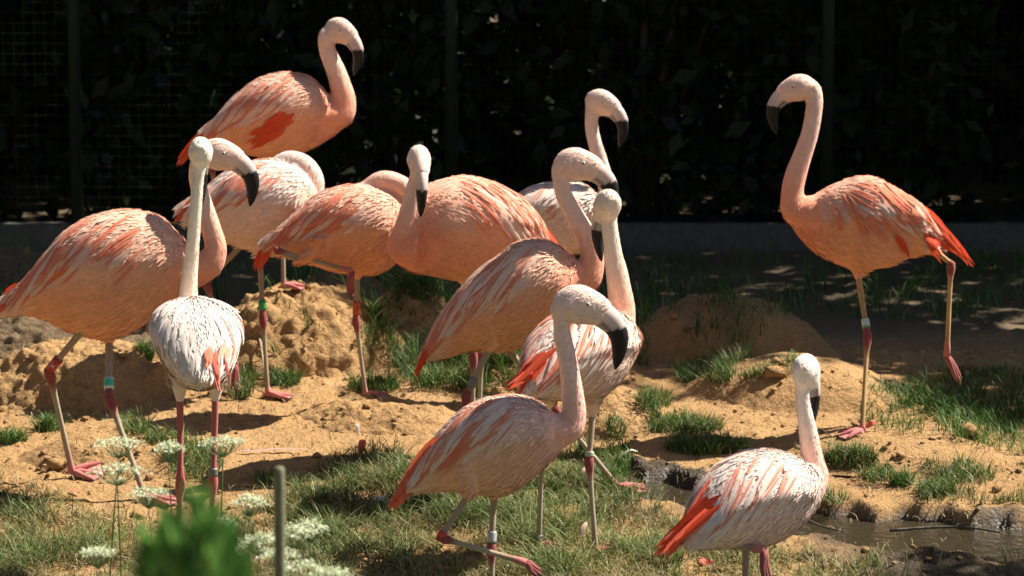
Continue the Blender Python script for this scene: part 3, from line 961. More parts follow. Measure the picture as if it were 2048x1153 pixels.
GREENB, REDB, GREYB, WHITEB = (0.03, 0.30, 0.08), (0.5, 0.07, 0.03), (0.16, 0.17, 0.15), (0.7, 0.75, 0.68)
TAN = (0.52, 0.33, 0.13)
BIRDS = [
 dict(name='F1', d=11.15, o=(230, 560), yaw=4, wr=.70, red=.75, seed=1, lk=1.18,
  label="large salmon flamingo walking with number band, its head behind a white flamingo's neck",
  prof=[(-8, 606, 632, 8), (20, 585, 634), (51, 556, 632), (94, 505, 642), (129, 466, 662), (172, 437, 676), (219, 423, 681), (254, 419, 670), (293, 424, 646), (332, 441, 618), (363, 474, 598), (395, 512, 578), (428, 530, 556, 16)],
  neck=[(380, 535, 34), (418, 528, 29), (431, 500, 23), (423, 460, 20), (409, 414, 18), (399, 380, 17), (394, 350, 17), (398, 322, 17)],
  head=(432, 311, 1.13, -6, 7), breast=(0.85, .33, .19),
  legs=[dict(hip=(170, 655), hock=(98, 742), foot=(146, 952), dd=-.06, bands=[(0.84, 32, (0.42, 0.03, 0.03), None, "SL")], fyaw=-10),
        dict(hip=(218, 680), hock=(218, 795), foot=(294, 1005), dd=.04, bands=[(0.76, 22, WHITEB, (0.05, .45, .3))], fyaw=-8)],
  tail=[(-8, 628, 10, 12, .08, RED)]),
 dict(name='F2', d=10.1, o=(392, 684), yaw=101, local=True, white=.97, red=.10, nscap=26, seed=2, lk=1.0,
  label="white flamingo seen from behind with pink-red legs and straight cream neck",
  prof=[(-158, -38, -60, 12), (-132, -5, -72, 42), (-88, 46, -84, 70), (-30, 78, -84, 84), (45, 84, -74, 82), (105, 70, -50, 62), (145, 45, -22, 38), (165, 22, 0, 15)],
  neck=[(380, 640, 30), (377, 605, 21), (377, 585, 18.5), (381, 535, 15.5), (386, 484, 13.6), (392, 406, 12.6), (397, 348, 12.8), (400, 325, 15)], neckc=((.85, .77, .62), (.86, .66, .50)), breast=(.86, .68, .55),
  head=(401, 306, .98, 93, -8), legc=(.42, .13, .11), hockc=(.45, .08, .08),
  legs=[dict(hip=(360, 785), hock=(361, 966), foot=(352, 1172), dd=0, in_=0), dict(hip=(431, 785), hock=(426, 962), foot=(421, 1165), dd=0, bands=[(0.90, 17, GREYB)])],
  patch=[(436, 712, 6, 52, 272, 8, (.85, .16, .12)), (446, 738, 4, 40, 262, 8, CORAL), (412, 700, 3, 40, 268, 6, CORAL), (455, 690, 3, 40, 250, 6, PALE)], tail=[(432, 775, 6, 10, .08, (.85, .2, .14))], taildd=.02),
 dict(name='F3', d=12.95, o=(550, 235), yaw=6, wr=.72, red=.6, seed=3, soft=.1,
  label="salmon flamingo on the big clod mound with dark red wing patch showing",
  prof=[(405, 258, 282, 10), (430, 238, 290), (451, 214, 295), (482, 184, 306), (520, 158, 314), (557, 147, 317), (595, 148, 308), (626, 159, 296), (650, 182, 282), (672, 208, 268), (693, 222, 250, 14)],
  neck=[(650, 232, 38), (682, 224, 29), (688, 203, 24), (681, 172, 21.5), (671, 140, 19), (661, 118, 17.5), (653, 90, 16.5), (655, 72, 17.5)],
  head=(677, 62, 1.02, -32, -4), breast=(.85, .32, .18),
  legs=[dict(hip=(572, 312), hock=(566, 430), foot=(567, 582), fd=12.93, dd=0, fyaw=-8), dict(hip=(500, 300), hock=(424, 330), foot=(436, 470), stand=False, toe=(445, 510), dd=.05)],
  patch=[(578, 232, 14, 52, 215, 22, RED), (560, 255, 12, 60, 205, 14, RED)],
  tail=[(356, 326, 8, 9, .06, RED)]),
 dict(name='F4', d=12.36, o=(500, 420), yaw=14, wr=.8, white=.7, red=.7, seed=4,
  label="pale resting flamingo with bright orange wing streaks and its neck folded onto its back",
  prof=[(372, 412, 450, 12), (395, 392, 460), (420, 374, 470), (452, 347, 486), (490, 329, 500), (530, 320, 512), (565, 320, 512), (600, 330, 495), (625, 352, 470), (640, 378, 430, 18)],
  neck=[(600, 420, 36), (618, 395, 27), (624, 360, 24), (604, 330, 22), (577, 322, 20), (552, 334, 18), (535, 350, 16)], ndd=.02,
  head=(520, 362, .9, 190, -10, .04), neckc=((.9, .72, .63), (.88, .62, .5)),
  legs=[dict(hip=(519, 505), hock=(526, 637), foot=(536, 806), fd=12.3, dd=-.03, bands=[(0.80, 20, GREENB)]), dict(hip=(486, 488), hock=(412, 566), foot=(468, 722), stand=False, toe=(474, 795), dd=-.02)],
  tail=[(350, 445, 7, 8, .06, RED), (352, 430, 5, 9, .05, WHITE)]),
 dict(name='F5', d=12.12, o=(680, 450), yaw=8, wr=.74, red=.75, seed=5, lk=.95,
  label="sleeping salmon flamingo on one leg with red leg band and folded shank",
  prof=[(528, 484, 502, 10), (543, 468, 510), (577, 439, 516), (606, 413, 523), (635, 391, 533), (663, 378, 543), (692, 371, 548), (726, 370, 552), (763, 378, 545), (795, 395, 522), (818, 418, 492), (832, 438, 465, 15)],
  neck=[(790, 455, 38), (818, 425, 27), (822, 395, 23), (797, 370, 21), (765, 362, 20), (742, 374, 19), (722, 388, 16)], ndd=.03,
  head=(712, 402, .9, 190, -15, .05), neckc=((.87, .55, .42), (.86, .45, .32)),
  legs=[dict(hip=(715, 550), hock=(712, 641), foot=(732, 808), fd=12.14, dd=0, bands=[(0.72, 26, REDB)], fyaw=-14), dict(hip=(600, 522), hock=(548, 500), foot=(698, 541), stand=False, toe=(703, 596), dd=-.11, **{'in': (640, 500)})],
  tail=[(510, 545, 6, 8, .05, RED), (520, 492, 7, 8, .05, WHITE)]),
 dict(name='F6', d=11.55, o=(940, 460), yaw=208, wr=.74, red=.8, seed=6, ruffle=1.9, droop=46, fl=1.15,
  label="ruffled coral flamingo facing the viewer with its bill pointing down",
  prof=[(797, 470, 528, 16), (820, 420, 542), (860, 374, 552), (897, 358, 560), (933, 352, 568), (972, 359, 570), (1009, 377, 565), (1039, 396, 555), (1063, 424, 540), (1085, 462, 525), (1105, 490, 520, 12)],
  neck=[(832, 500, 44), (806, 495, 33), (810, 462, 24), (819, 422, 19.5), (828, 380, 17), (836, 345, 16)], ndd=-.14,
  head=(838, 322, 1.06, -82, -14, -.02), breast=(.85, .30, .16), neckc=((.89, .65, .54), (.85, .30, .16)), soft=.2,
  legs=[dict(hip=(940, 590), hock=(947, 713), foot=(944, 910), dd=-.03), dict(hip=(958, 590), hock=(962, 713), foot=(957, 905), dd=.04)],
  tail=[(1125, 520, 7, 10, .06, RED)]),
 dict(name='F7', d=11.05, o=(1020, 600), yaw=3, wr=.72, red=.55, seed=7, soft=.15, lk=1.05,
  label="striding salmon flamingo whose bill touches the nape of the flamingo before it",
  prof=[(845, 700, 726, 10), (863, 660, 724), (899, 606, 716), (942, 554, 705), (972, 529, 706), (1003, 507, 706), (1033, 486, 700), (1063, 478, 688), (1094, 480, 668), (1124, 495, 645), (1154, 519, 618), (1182, 540, 590, 16)],
  neck=[(1140, 560, 40), (1172, 556, 31), (1184, 525, 25), (1178, 484, 22), (1161, 450, 20), (1143, 420, 18.5), (1128, 391, 17), (1122, 361, 17)],
  head=(1147, 331, 1.16, -4, 8),  breast=(.85, .31, .18),
  legs=[dict(hip=(980, 695), hock=(932, 792), foot=(945, 1000), dd=-.06, bands=[(0.72, 18, GREYB)]), dict(hip=(1010, 690), hock=(1100, 806), foot=(1240, 970), fd=11.12, dd=.05, fyaw=-18)],
  tail=[(832, 750, 9, 7, .07, RED)]),
 dict(name='F8', d=12.35, o=(1130, 440), yaw=20, wr=.8, white=.75, red=.3, seed=8,
  label="pale flamingo at the back with tall slender neck, standing behind the striding one",
  prof=[(1010, 432, 470, 12), (1042, 392, 480), (1063, 377, 490), (1094, 367, 500), (1139, 363, 507), (1164, 366, 507), (1185, 380, 500), (1205, 400, 480), (1218, 425, 455, 16)],
  neck=[(1195, 450, 32), (1211, 425, 22), (1213, 385, 17), (1208, 352, 16), (1199, 318, 15), (1189, 284, 14), (1183, 250, 13.5), (1184, 228, 14)],
  head=(1199, 206, 1.0, -28, 0), neckc=((.9, .68, .56), (.88, .55, .43)),
  legs=[dict(hip=(1120, 512), hock=(1122, 620), foot=(1120, 795), dd=-.04), dict(hip=(1136, 512), hock=(1140, 620), foot=(1140, 790), dd=.05)],
  tail=[(985, 490, 6, 8, .05, RED)]),
 dict(name='F9', d=9.55, o=(990, 890), yaw=2, wr=.74, white=.25, red=.55, seed=9, soft=.15, lk=.95,
  label="pale pink flamingo in front lifting one leg with dark banded standing leg",
  prof=[(812, 962, 992, 10), (832, 932, 990), (863, 885, 987), (894, 848, 985), (930, 817, 987), (966, 799, 993), (1007, 791, 993), (1048, 792, 972), (1079, 804, 946), (1110, 825, 918), (1136, 842, 890), (1152, 850, 872, 16)],
  neck=[(1105, 865, 38), (1138, 853, 31), (1147, 831, 26), (1145, 791, 23), (1141, 755, 20.5), (1134, 714, 19), (1125, 673, 18), (1123, 640, 17.5)],
  head=(1152, 612, 1.20, -3, 5), breast=(.84, .47, .36), neckc=((.87, .64, .53), (.84, .45, .34)),
  legs=[dict(hip=(988, 990), hock=(983, 1096), foot=(986, 1290), dd=.04, bands=[(0.80, 24, GREYB, (.42, .45, .42))], hockc_=0), dict(hip=(940, 988), hock=(880, 1076), foot=(1046, 1124), stand=False, toe=(1084, 1152), dd=-.05, bands=[(0.93, 12, (.6, .04, .04))])],
  tail=[(783, 1018, 12, 9, .10, mix3(RED, CORAL, .45)), (798, 1000, 8, 10, .12, mix3(RED, CORAL, .5))]),
 dict(name='F10', d=10.4, o=(1168, 706), yaw=52, local=True, white=.65, red=.6, seed=10, wtop_=0,
  label="white-backed flamingo turned away with coral barred wing and red wing tips",
  prof=[(-190, -38, -62, 12), (-160, 0, -72, 36), (-110, 48, -80, 62), (-50, 80, -92, 80), (10, 92, -100, 84), (65, 86, -84, 76), (110, 66, -54, 58), (145, 42, -22, 36), (163, 20, 2, 16)],
  neck=[(1235, 665, 36), (1243, 620, 28), (1238, 575, 24), (1233, 543, 22), (1227, 513, 19), (1223, 482, 17), (1219, 452, 16.5), (1217, 430, 17)], ndd=.17,
  head=(1216, 412, 1.05, 112, -12), neckc=((.86, .70, .55), (.88, .42, .28)), breast=(.86, .55, .42),
  legs=[dict(hip=(1185, 825), hock=(1178, 922), foot=(1192, 1112), dd=.02, bands=[(0.86, 10, (.4, .42, .34))]), dict(hip=(1100, 805), hock=(1084, 905), foot=(1077, 1098), dd=-.02, bands=[(1.88, 10, GREYB)], fyaw=-5)],
  patch=[(1085, 712, 10, 60, 230, 14, RED), (1060, 735, 8, 55, 235, 12, RED)],
  tail=[(1020, 775, 9, 8, .10, RED)], taildd=-.02),
 dict(name='F11', d=11.84, o=(1740, 450), yaw=184, wr=.72, red=.85, seed=12, 
  label="tall flamingo facing left on one leg with green band and dangling foot",
  prof=[(1888, 470, 500, 9), (1873, 447, 504), (1846, 412, 511), (1808, 386, 521), (1785, 373, 532), (1747, 355, 540), (1716, 354, 548), (1690, 361, 535), (1663, 371, 523), (1633, 387, 507), (1605, 402, 483), (1583, 415, 455, 15)],
  neck=[(1625, 430, 40), (1592, 420, 30), (1585, 388, 23), (1592, 349, 21.5), (1605, 311, 19), (1618, 273, 17.5), (1626, 234, 17), (1629, 200, 17)],
  head=(1600, 177, 1.0, 183, 0), breast=(.85, .31, .17), legc=TAN,
  legs=[dict(hip=(1716, 548), hock=(1735, 672), foot=(1724, 868), dd=0, bands=[(0.80, 20, GREENB, (.55, .6, .5))], fyaw=196), dict(hip=(1868, 500), hock=(1902, 528), foot=(1894, 706), stand=False, toe=(1922, 770), dd=-.03, **{'in': (1835, 480)})],
  patch=[(1690, 395, 3, 50, 295, 12, CORAL), (1672, 420, 3, 40, 290, 12, CORAL), (1712, 430, 4, 45, 292, 10, CORAL), (1740, 440, 3, 50, 300, 10, CORAL), (1790, 470, 4, 45, 300, 10, RED), (1850, 465, 8, 55, 310, 10, RED), (1762, 370, 4, 80, 318, 6, CORAL), (1790, 395, 4, 80, 315, 6, CORAL)],
  tail=[(1942, 528, 12, 8, .08, RED)]),
 dict(name='F12', d=9.28, o=(1512, 1000), yaw=36, local=True, white=.75, red=.38, nscap=46, seed=13, soft=.15,
  label="whitish flamingo turned away in front of the stream with red drooping wing tips",
  prof=[(-178, -52, -74, 12), (-150, -12, -82, 40), (-105, 44, -88, 66), (-50, 82, -94, 82), (10, 98, -96, 86), (65, 92, -86, 78), (112, 72, -62, 60), (148, 46, -30, 38), (168, 22, 0, 16)],
  neck=[(1610, 985, 38), (1628, 950, 30), (1625, 928, 25), (1622, 905, 22), (1616, 864, 19), (1609, 823, 15.5), (1605, 795, 14.5), (1605, 770, 16)], ndd=.14,
  head=(1611, 744, 1.02, 68, -10), neckc=((.88, .75, .65), (.87, .48, .36)), breast=(.86, .62, .52),
  legs=[dict(hip=(1492, 1095), hock=(1490, 1170), foot=(1490, 1365), dd=.02), dict(hip=(1420, 1082), hock=(1374, 1080), foot=(1522, 1099), stand=False, toe=(1536, 1168), dd=-.10, **{'in': (1470, 1060)})],
  tail=[(1318, 1108, 11, 13, .10, RED), (1345, 1085, 6, 14, .12, RED)], taildd=-.03),
]
for B_ in BIRDS: bird(B_)

# ------------------------------------------------------------------ vegetation and background
def ground_pts(px, py):
    """vectorised pixel -> ground point"""
    px, py = np.asarray(px, float), np.asarray(py, float)
    vx = (px - 1024) / FPX
    vy = (576.5 - py) / FPX
    wy = CF.y + CU.y * vy; wz = CF.z + CU.z * vy
    sx, sz = vx / wy, wz / wy
    d = np.full(len(px), 11.0)
    for _ in range(14):
        g = surf_h(sx * d, d)
        d = np.clip(0.5 * d + 0.5 * (CAM_H - g) / -sz, 6, 17)
    return np.stack([sx * d, d, surf_h(sx * d, d)], 1)

def blades(pts, h, w, lean, cols, curl=0.6, up=None):
    """grass blades: 8 verts, 3 quads each; returns V, F, C"""
    n = len(pts)
    a = RNG.uniform(0, 2 * np.pi, n)
    dirv = np.stack([np.cos(a), np.sin(a), np.zeros(n)], 1)
    sd = np.stack([-np.sin(a), np.cos(a), np.zeros(n)], 1)
    sd = sd + RNG.normal(0, .5, (n, 3)) * np.array([1, 1, 0]); sd /= np.linalg.norm(sd, axis=1, keepdims=True)
    L = (h * RNG.uniform(0.45, 1.15, n))[:, None]
    le = (lean * RNG.uniform(0.2, 1.2, n))[:, None]
    ww = (w * RNG.uniform(0.7, 1.3, n))[:, None]
    rows = []
    for t, k in ((0, 1.0), (0.35, 0.9), (0.72, 0.62), (1.0, 0.08)):
        c = pts + np.array([0, 0, 1]) * (L * (t - 0.35 * le * t * t * curl)) + dirv * (L * le * t ** 1.7)
        rows += [c - sd * ww * k * 0.5, c + sd * ww * k * 0.5]
    V = np.stack(rows, 1).reshape(-1, 3)
    i = np.arange(n)[:, None] * 8
    F = np.concatenate([i + np.array([0, 1, 3, 2]), i + np.array([2, 3, 5, 4]), i + np.array([4, 5, 7, 6])], 0)
    C = np.repeat(cols, 8, 0)
    return V, F, C

FRESH = [(0.06, 0.13, 0.02), (0.09, 0.17, 0.03), (0.05, 0.10, 0.02), (0.13, 0.19, 0.05)]
DULL = [(0.13, 0.145, 0.04), (0.20, 0.20, 0.07), (0.09, 0.115, 0.03), (0.30, 0.27, 0.12), (0.06, 0.09, 0.022), (0.14, 0.16, 0.045)]
DRY = [(0.42, 0.36, 0.20), (0.34, 0.29, 0.15)]
def pick_cols(pal, n):
    p = np.array(pal)
    c = p[RNG.integers(0, len(p), n)]
    return c * RNG.uniform(0.75, 1.25, (n, 1))

def ell(cx, cy, rx, ry, n):
    r = np.sqrt(RNG.random(n)); a = RNG.uniform(0, 2 * np.pi, n)
    return cx + rx * r * np.cos(a), cy + ry * r * np.sin(a)

def clumpy(px, py, n, seed, thr):
    """thin a uniform pixel sample by noise so that bare patches stay"""
    p = np.stack([px / 60.0, py / 22.0, np.full(len(px), seed * 3.1)], 1)
    f = fbm(p, 3, seed)
    k = f > thr + RNG.normal(0, .12, len(px))
    return px[k], py[k]

GV, GF, GC = [], [], []
goff = 0
def add_grass(V, F, C):
    global goff
    GV.append(V); GF.append(F + goff); GC.append(C); goff += len(V)

def turf(x0, x1, y0, y1, n, h, w, lean, pal, seed, thr, dry=0.12, fade=None):
    px, py = RNG.uniform(x0, x1, n), RNG.uniform(y0, y1, n)
    if fade is not None:
        k = fade(px, py) > RNG.random(n); px, py = px[k], py[k]
    px, py = clumpy(px, py, n, seed, thr)
    pts = ground_pts(px, py)
    m = len(pts)
    c = pick_cols(pal, m); dk = RNG.random(m) < dry; c[dk] = pick_cols(DRY, dk.sum())
    q_ = pts * np.array([1, 1, 0]); f1 = fbm(q_ * 5, 3, seed + 60); f2 = fbm(q_ * 2.2, 2, seed + 70)
    c = c * (1 + 0.45 * f2)[:, None] * np.where(f1[:, None] > .1, (.75, .95, .75), (1.12, 1.02, 1.0))
    add_grass(*blades(pts, h * np.clip(.85 + 1.1 * f1, .35, 1.7), w, lean, c))

def above(pts):      # fade: 1 below a polyline of (px, py), 0 above it
    xs, ys = zip(*pts)
    return lambda px, py: smooth(-12, 14, py - np.interp(px, xs, ys))

# foreground turf and scattered mats, by where they lie in the picture
turf(-250, 830, 930, 1420, 58000, 0.078, 0.0032, 1.7, DULL, 1, -0.20, 0.26, above([(-250, 940), (0, 965), (120, 985), (230, 1040), (360, 1060), (500, 1035), (560, 1000), (640, 985), (760, 930), (830, 960)]))
turf(560, 1010, 880, 1060, 8000, 0.075, 0.0032, 1.4, DULL, 2, -0.02, 0.12, above([(560, 960), (640, 930), (690, 905), (760, 900), (830, 930), (1010, 960)]))
turf(800, 1360, 930, 1420, 34000, 0.075, 0.0031, 1.7, DULL, 3, -0.12, 0.24, above([(800, 1010), (900, 990), (1020, 940), (1110, 900), (1200, 920), (1330, 1010), (1360, 1040)]))
turf(1010, 1260, 890, 1010, 3400, 0.07, 0.0034, 0.8, FRESH, 4, -0.2, 0.05)
turf(1300, 1760, 1080, 1420, 13000, 0.08, 0.0031, 1.5, DULL, 5, -0.05, 0.08, above([(1300, 1060), (1420, 1100), (1600, 1085), (1760, 1120)]))
turf(-500, 2500, 1400, 2000, 26000, 0.11, 0.006, 1.2, DULL, 31, -0.4, 0.1)  # below the frame, added to cut light bouncing onto the front bird
turf(1760, 2300, 1110, 1420, 3000, 0.06, 0.0034, 0.9, DULL, 6, 0.1, 0.08)
turf(670, 1060, 590, 780, 13000, 0.13, 0.0040, 1.3, FRESH, 7, -0.25, 0.14, lambda px, py: smooth(0, 40, px - (668 + np.maximum(0, py - 590) * .72)) * smooth(-10, 14, py - np.interp(px, [670, 720, 800, 900, 1060], [600, 628, 632, 605, 640])))
turf(1180, 1300, 600, 720, 1200, 0.10, 0.004, 1.0, FRESH, 17, -0.2, 0.10)
turf(1720, 2350, 730, 925, 8000, 0.07, 0.0036, 1.2, FRESH, 8, -0.2, 0.03, lambda px, py: smooth(-12, 14, py - np.interp(px, [1720, 1780, 1900, 2350], [800, 770, 740, 720])) * smooth(6, -10, py - np.interp(px, [1720, 1800, 1900, 2048, 2350], [852, 866, 880, 915, 940])))
turf(-300, 2350, 520, 640, 9000, 0.12, 0.0050, 0.9, FRESH, 9, 0.02, 0.03)
turf(1840, 2300, 930, 1010, 3800, 0.06, 0.0034, 0.9, DULL + FRESH, 10, -0.05, 0.10)
mats = [(390, 925, 55, 36, 900, .06), (270, 858, 34, 16, 260, .06), (330, 880, 45, 12, 260, .05),
        (1410, 752, 62, 20, 800, .055), (1308, 806, 34, 16, 420, .05), (1370, 856, 78, 15, 900, .055), (1412, 898, 84, 14, 1100, .055),
        (1585, 768, 16, 9, 90, .05), (1515, 758, 40, 10, 200, .04), (1700, 922, 52, 17, 520, .06), (1752, 955, 34, 14, 200, .05), (1870, 985, 38, 12, 420, .05), (1930, 955, 60, 16, 420, .05),
        (540, 962, 40, 9, 160, .05), (860, 1015, 50, 16, 420, .06), (480, 772, 30, 30, 500, .07), (1660, 1000, 40, 10, 120, .04), (1470, 700, 40, 12, 500, .07), (640, 600, 30, 8, 120, .06)]
for (cx, cy, rx, ry, n, h) in mats:
    px, py = ell(cx, cy, rx, ry, n)
    pts = ground_pts(px, py)
    c = pick_cols(FRESH + DULL[:1], n); dk = RNG.random(n) < .08; c[dk] = pick_cols(DRY, dk.sum())
    add_grass(*blades(pts, h * 1.1, 0.0034, 1.15, c))
# dry litter lying flat on the bare earth
n = 2600
px, py = RNG.uniform(-100, 2150, n), RNG.uniform(760, 1180, n)
pts = ground_pts(px, py)
V, F, C = blades(pts + np.array([0, 0, .003]), 0.05, 0.0028, 1.0, pick_cols(DRY + [(0.2, .14, .08)], n), curl=2.6)
add_grass(V, F, C)
g = mesh_np("grass", np.vstack(GV), np.vstack(GF), M_GRASS, cols=np.vstack(GC))
tagobj(g, "thin trampled grass growing in mats over the bare earth", "grass", kind="stuff")

# single tufts that stand alone on the soil
TUFTS = [(96, 856, 26, 13, 260, "small green tuft beside the walking flamingo's trailing leg on bare earth"),
         (22, 884, 32, 16, 330, "bushy green tuft at the edge of the smooth earth slab"),
         (292, 712, 18, 6, 280, "little tuft between the left mound and the white flamingo"),
         (565, 766, 36, 20, 420, "bright tuft at the foot of the big clod mound"),
         (748, 775, 52, 13, 480, "low spreading tuft behind the sleeping flamingo's foot"),
         (1803, 968, 26, 12, 240, "round tuft on the stream bank below the right hump"),
         (1232, 872, 20, 9, 120, "sparse tuft on the smooth mound behind the white-backed flamingo")]
for (cx, cy, rx, ry, n, lab) in TUFTS:
    c0 = ground_pts([cx], [cy])[0]; rw = rx * c0[1] / FPX
    wx, wy = ell(c0[0], c0[1], rw, rw * .9, n)
    V, F, C = blades(np.stack([wx, wy, surf_h(wx, wy)], 1), 0.06, 0.0036, 1.15, pick_cols(FRESH, n))
    tagobj(mesh_np("grass_tuft", V, F, M_GRASS, cols=C), lab, "grass tuft", "lone grass tufts")

# crumbs and pebbles on the soil
def icos():
    t = (1 + 5 ** .5) / 2
    v = np.array([(-1, t, 0), (1, t, 0), (-1, -t, 0), (1, -t, 0), (0, -1, t), (0, 1, t), (0, -1, -t), (0, 1, -t), (t, 0, -1), (t, 0, 1), (-t, 0, -1), (-t, 0, 1)]) / 1.9
    f = np.array([(0, 11, 5), (0, 5, 1), (0, 1, 7), (0, 7, 10), (0, 10, 11), (1, 5, 9), (5, 11, 4), (11, 10, 2), (10, 7, 6), (7, 1, 8), (3, 9, 4), (3, 4, 2), (3, 2, 6), (3, 6, 8), (3, 8, 9), (4, 9, 5), (2, 4, 11), (6, 2, 10), (8, 6, 7), (9, 8, 1)])
    return v, f
iv, jf = icos()
n = 3000
px, py = RNG.uniform(-150, 2200, n), 690 + 480 * RNG.random(n)
px, py = clumpy(px, py, n, 12, -0.15)
pts = ground_pts(px, py); pts = pts[channel(pts[:, 0], pts[:, 1]) < .1]; n = len(pts)
sz = RNG.lognormal(math.log(0.0052), 0.55, n)[:, None, None]
V = iv[None] * sz * RNG.uniform(.6, 1.3, (n, 12, 1)) * np.array([1.2, 1.2, .8]) + pts[:, None, :] + sz * np.array([0, 0, .3])
F = (jf[None] + (np.arange(n) * 12)[:, None, None]).reshape(-1, 3)
o = mesh_np("soil_crumbs", V.reshape(-1, 3), F, M_SOIL, attrs={"wet": np.zeros(n * 12), "tone": np.repeat(np.where(RNG.random(n) < .2, .5, 0), 12)})
tagobj(o, "loose crumbs of dry earth and grit strewn over the ground", "soil", kind="stuff")

# ---- leaf clouds
def leaf_cloud(name, clumps, n, size, pal, parent, shell=0.55, mat=None, narrow=0.5, hang=0.0):
    cl = np.array([(c[0], c[1], c[2], c[3], c[4], c[5]) for c in clumps])
    vol = cl[:, 3] * cl[:, 4] * cl[:, 5]
    k = RNG.choice(len(cl), n, p=vol / vol.sum())
    dv = RNG.normal(0, 1, (n, 3)); dv /= np.linalg.norm(dv, axis=1, keepdims=True)
    r = RNG.random(n) ** (1 / 3) * (1 - shell) + shell * RNG.random(n) ** 0.2
    p = cl[k, :3] + dv * r[:, None] * cl[k, 3:]
    a = RNG.normal(0, 1, (n, 3)); a[:, 2] -= hang; a /= np.linalg.norm(a, axis=1, keepdims=True)
    b = np.cross(a, RNG.normal(0, 1, (n, 3))); b /= np.linalg.norm(b, axis=1, keepdims=True)
    nn = np.cross(a, b)
    s_ = (size * RNG.uniform(.6, 1.4, n))[:, None]
    V = np.stack([p, p + a * s_ * .45 + b * s_ * narrow * .5 + nn * s_ * .06, p + a * s_, p + a * s_ * .45 - b * s_ * narrow * .5 + nn * s_ * .06], 1).reshape(-1, 3)
    F = np.arange(n * 4).reshape(-1, 4)
    C = np.repeat(pick_cols(pal, n), 4, 0)
    return mesh_np(name, V, F, mat or M_LEAF, cols=C, parent=parent)

def empty(name, loc, label, cat, group=None):
    o = bpy.data.objects.new(name, None); COL.objects.link(o); o.location = (0, 0, 0)
    tagobj(o, label, cat, group)
    return o

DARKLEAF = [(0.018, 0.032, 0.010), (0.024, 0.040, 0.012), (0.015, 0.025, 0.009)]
def gz(x, y): return float(base_h(np.array([x]), np.array([y]))[0])

def tree(x, y, clumps, n, size, label, trunk_r=0.16):
    t = empty("tree", (x, y, 0), label, "tree", "trees around the enclosure")
    m = MB()
    top = max(c[2] for c in clumps)
    z0 = gz(x, y) - .1
    pts = [Vector((x + 0.06 * math.sin(3 * q + x), y + 0.05 * math.cos(2 * q), z0 + (top - z0) * q)) for q in np.linspace(0, 1, 9)]
    m.tube(pts, [trunk_r * (1.25 - 0.8 * q) for q in np.linspace(0, 1, 9)], (0.07, 0.05, 0.035), seg=12)
    for c in clumps:
        e = Vector(c[:3]); b = pts[4] if e.z > pts[4].z else pts[2]
        md = (b + e) / 2 + Vector((0, 0, .15))
        m.tube([b, md, e], [trunk_r * .5, trunk_r * .32, trunk_r * .1], (0.07, 0.05, 0.035), seg=8)
    m.build("trunk", M_BARK, t)
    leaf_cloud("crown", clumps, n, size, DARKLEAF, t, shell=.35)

def crown(x0, x1, y0, y1, z0, z1, k, r):
    return [(random.uniform(x0, x1), random.uniform(y0, y1), random.uniform(z0, z1), r * random.uniform(.8, 1.2), r * random.uniform(.8, 1.2), r * random.uniform(.5, .8)) for _ in range(k)]

tree(-4.6, 17.6, crown(-6.4, -2.6, 15.6, 18.6, 3.6, 5.6, 11, 1.25), 7000, .22, "broad dark tree behind the fence at its left run")
tree(-0.9, 18.2, crown(-2.9, 1.4, 15.4, 18.9, 3.6, 5.6, 12, 1.25), 8000, .22, "dense dark tree behind the middle of the fence")
tree(3.1, 17.8, crown(1.4, 5.0, 15.3, 18.4, 3.7, 6.0, 12, 1.25), 8000, .22, "dense dark tree behind the fence near the right post")
tree(7.0, 17.0, crown(4.8, 8.8, 14.6, 18.2, 3.6, 6.6, 13, 1.3), 8000, .22, "tall spreading tree behind the fence beyond the right post")
tree(11.2, 16.4, crown(8.8, 13.0, 13.8, 18.0, 4.4, 8.2, 13, 1.4), 8000, .24, "tallest tree past the right end of the fence")
tree(3.9, 14.1, crown(2.5, 3.6, 13.95, 14.5, 2.8, 3.4, 9, .58) + crown(4.0, 5.2, 13.25, 14.1, 2.7, 3.5, 10, .58), 12000, .13, "small tree inside the fence shading the grey hump", .07)  # out of view; crown shaped to shade that hump and leave its neighbour lit
tree(4.9, 10.3, crown(4.4, 5.8, 10.2, 11.7, 2.3, 3.9, 12, .60), 8000, .13, "leafy small tree added to shade the right bank of the stream", .06)  # out of view, added to throw shade over the lower right ground

# unseen trees added behind and left of the camera to cut sky fill
tree(-3.4, -2.6, crown(-6.0, -1.0, -4.5, 0.6, 4.2, 8.0, 14, 1.5), 9000, .26, "unseen broad tree added behind the camera to block sky light")
tree(2.6, -3.2, crown(-0.5, 4.6, -5.0, -0.4, 4.4, 8.4, 14, 1.5), 9000, .26, "second unseen broad tree added behind the camera to block sky light")
tree(-6.6, 4.6, crown(-8.6, -4.8, 1.6, 8.4, 3.4, 7.4, 14, 1.5), 9000, .26, "unseen broad tree added left of the enclosure to block sky light")
tree(-7.2, 11.5, crown(-9.0, -5.4, 9.0, 14.4, 3.0, 7.0, 14, 1.5), 9000, .26, "broad tree at the left end of the enclosure")

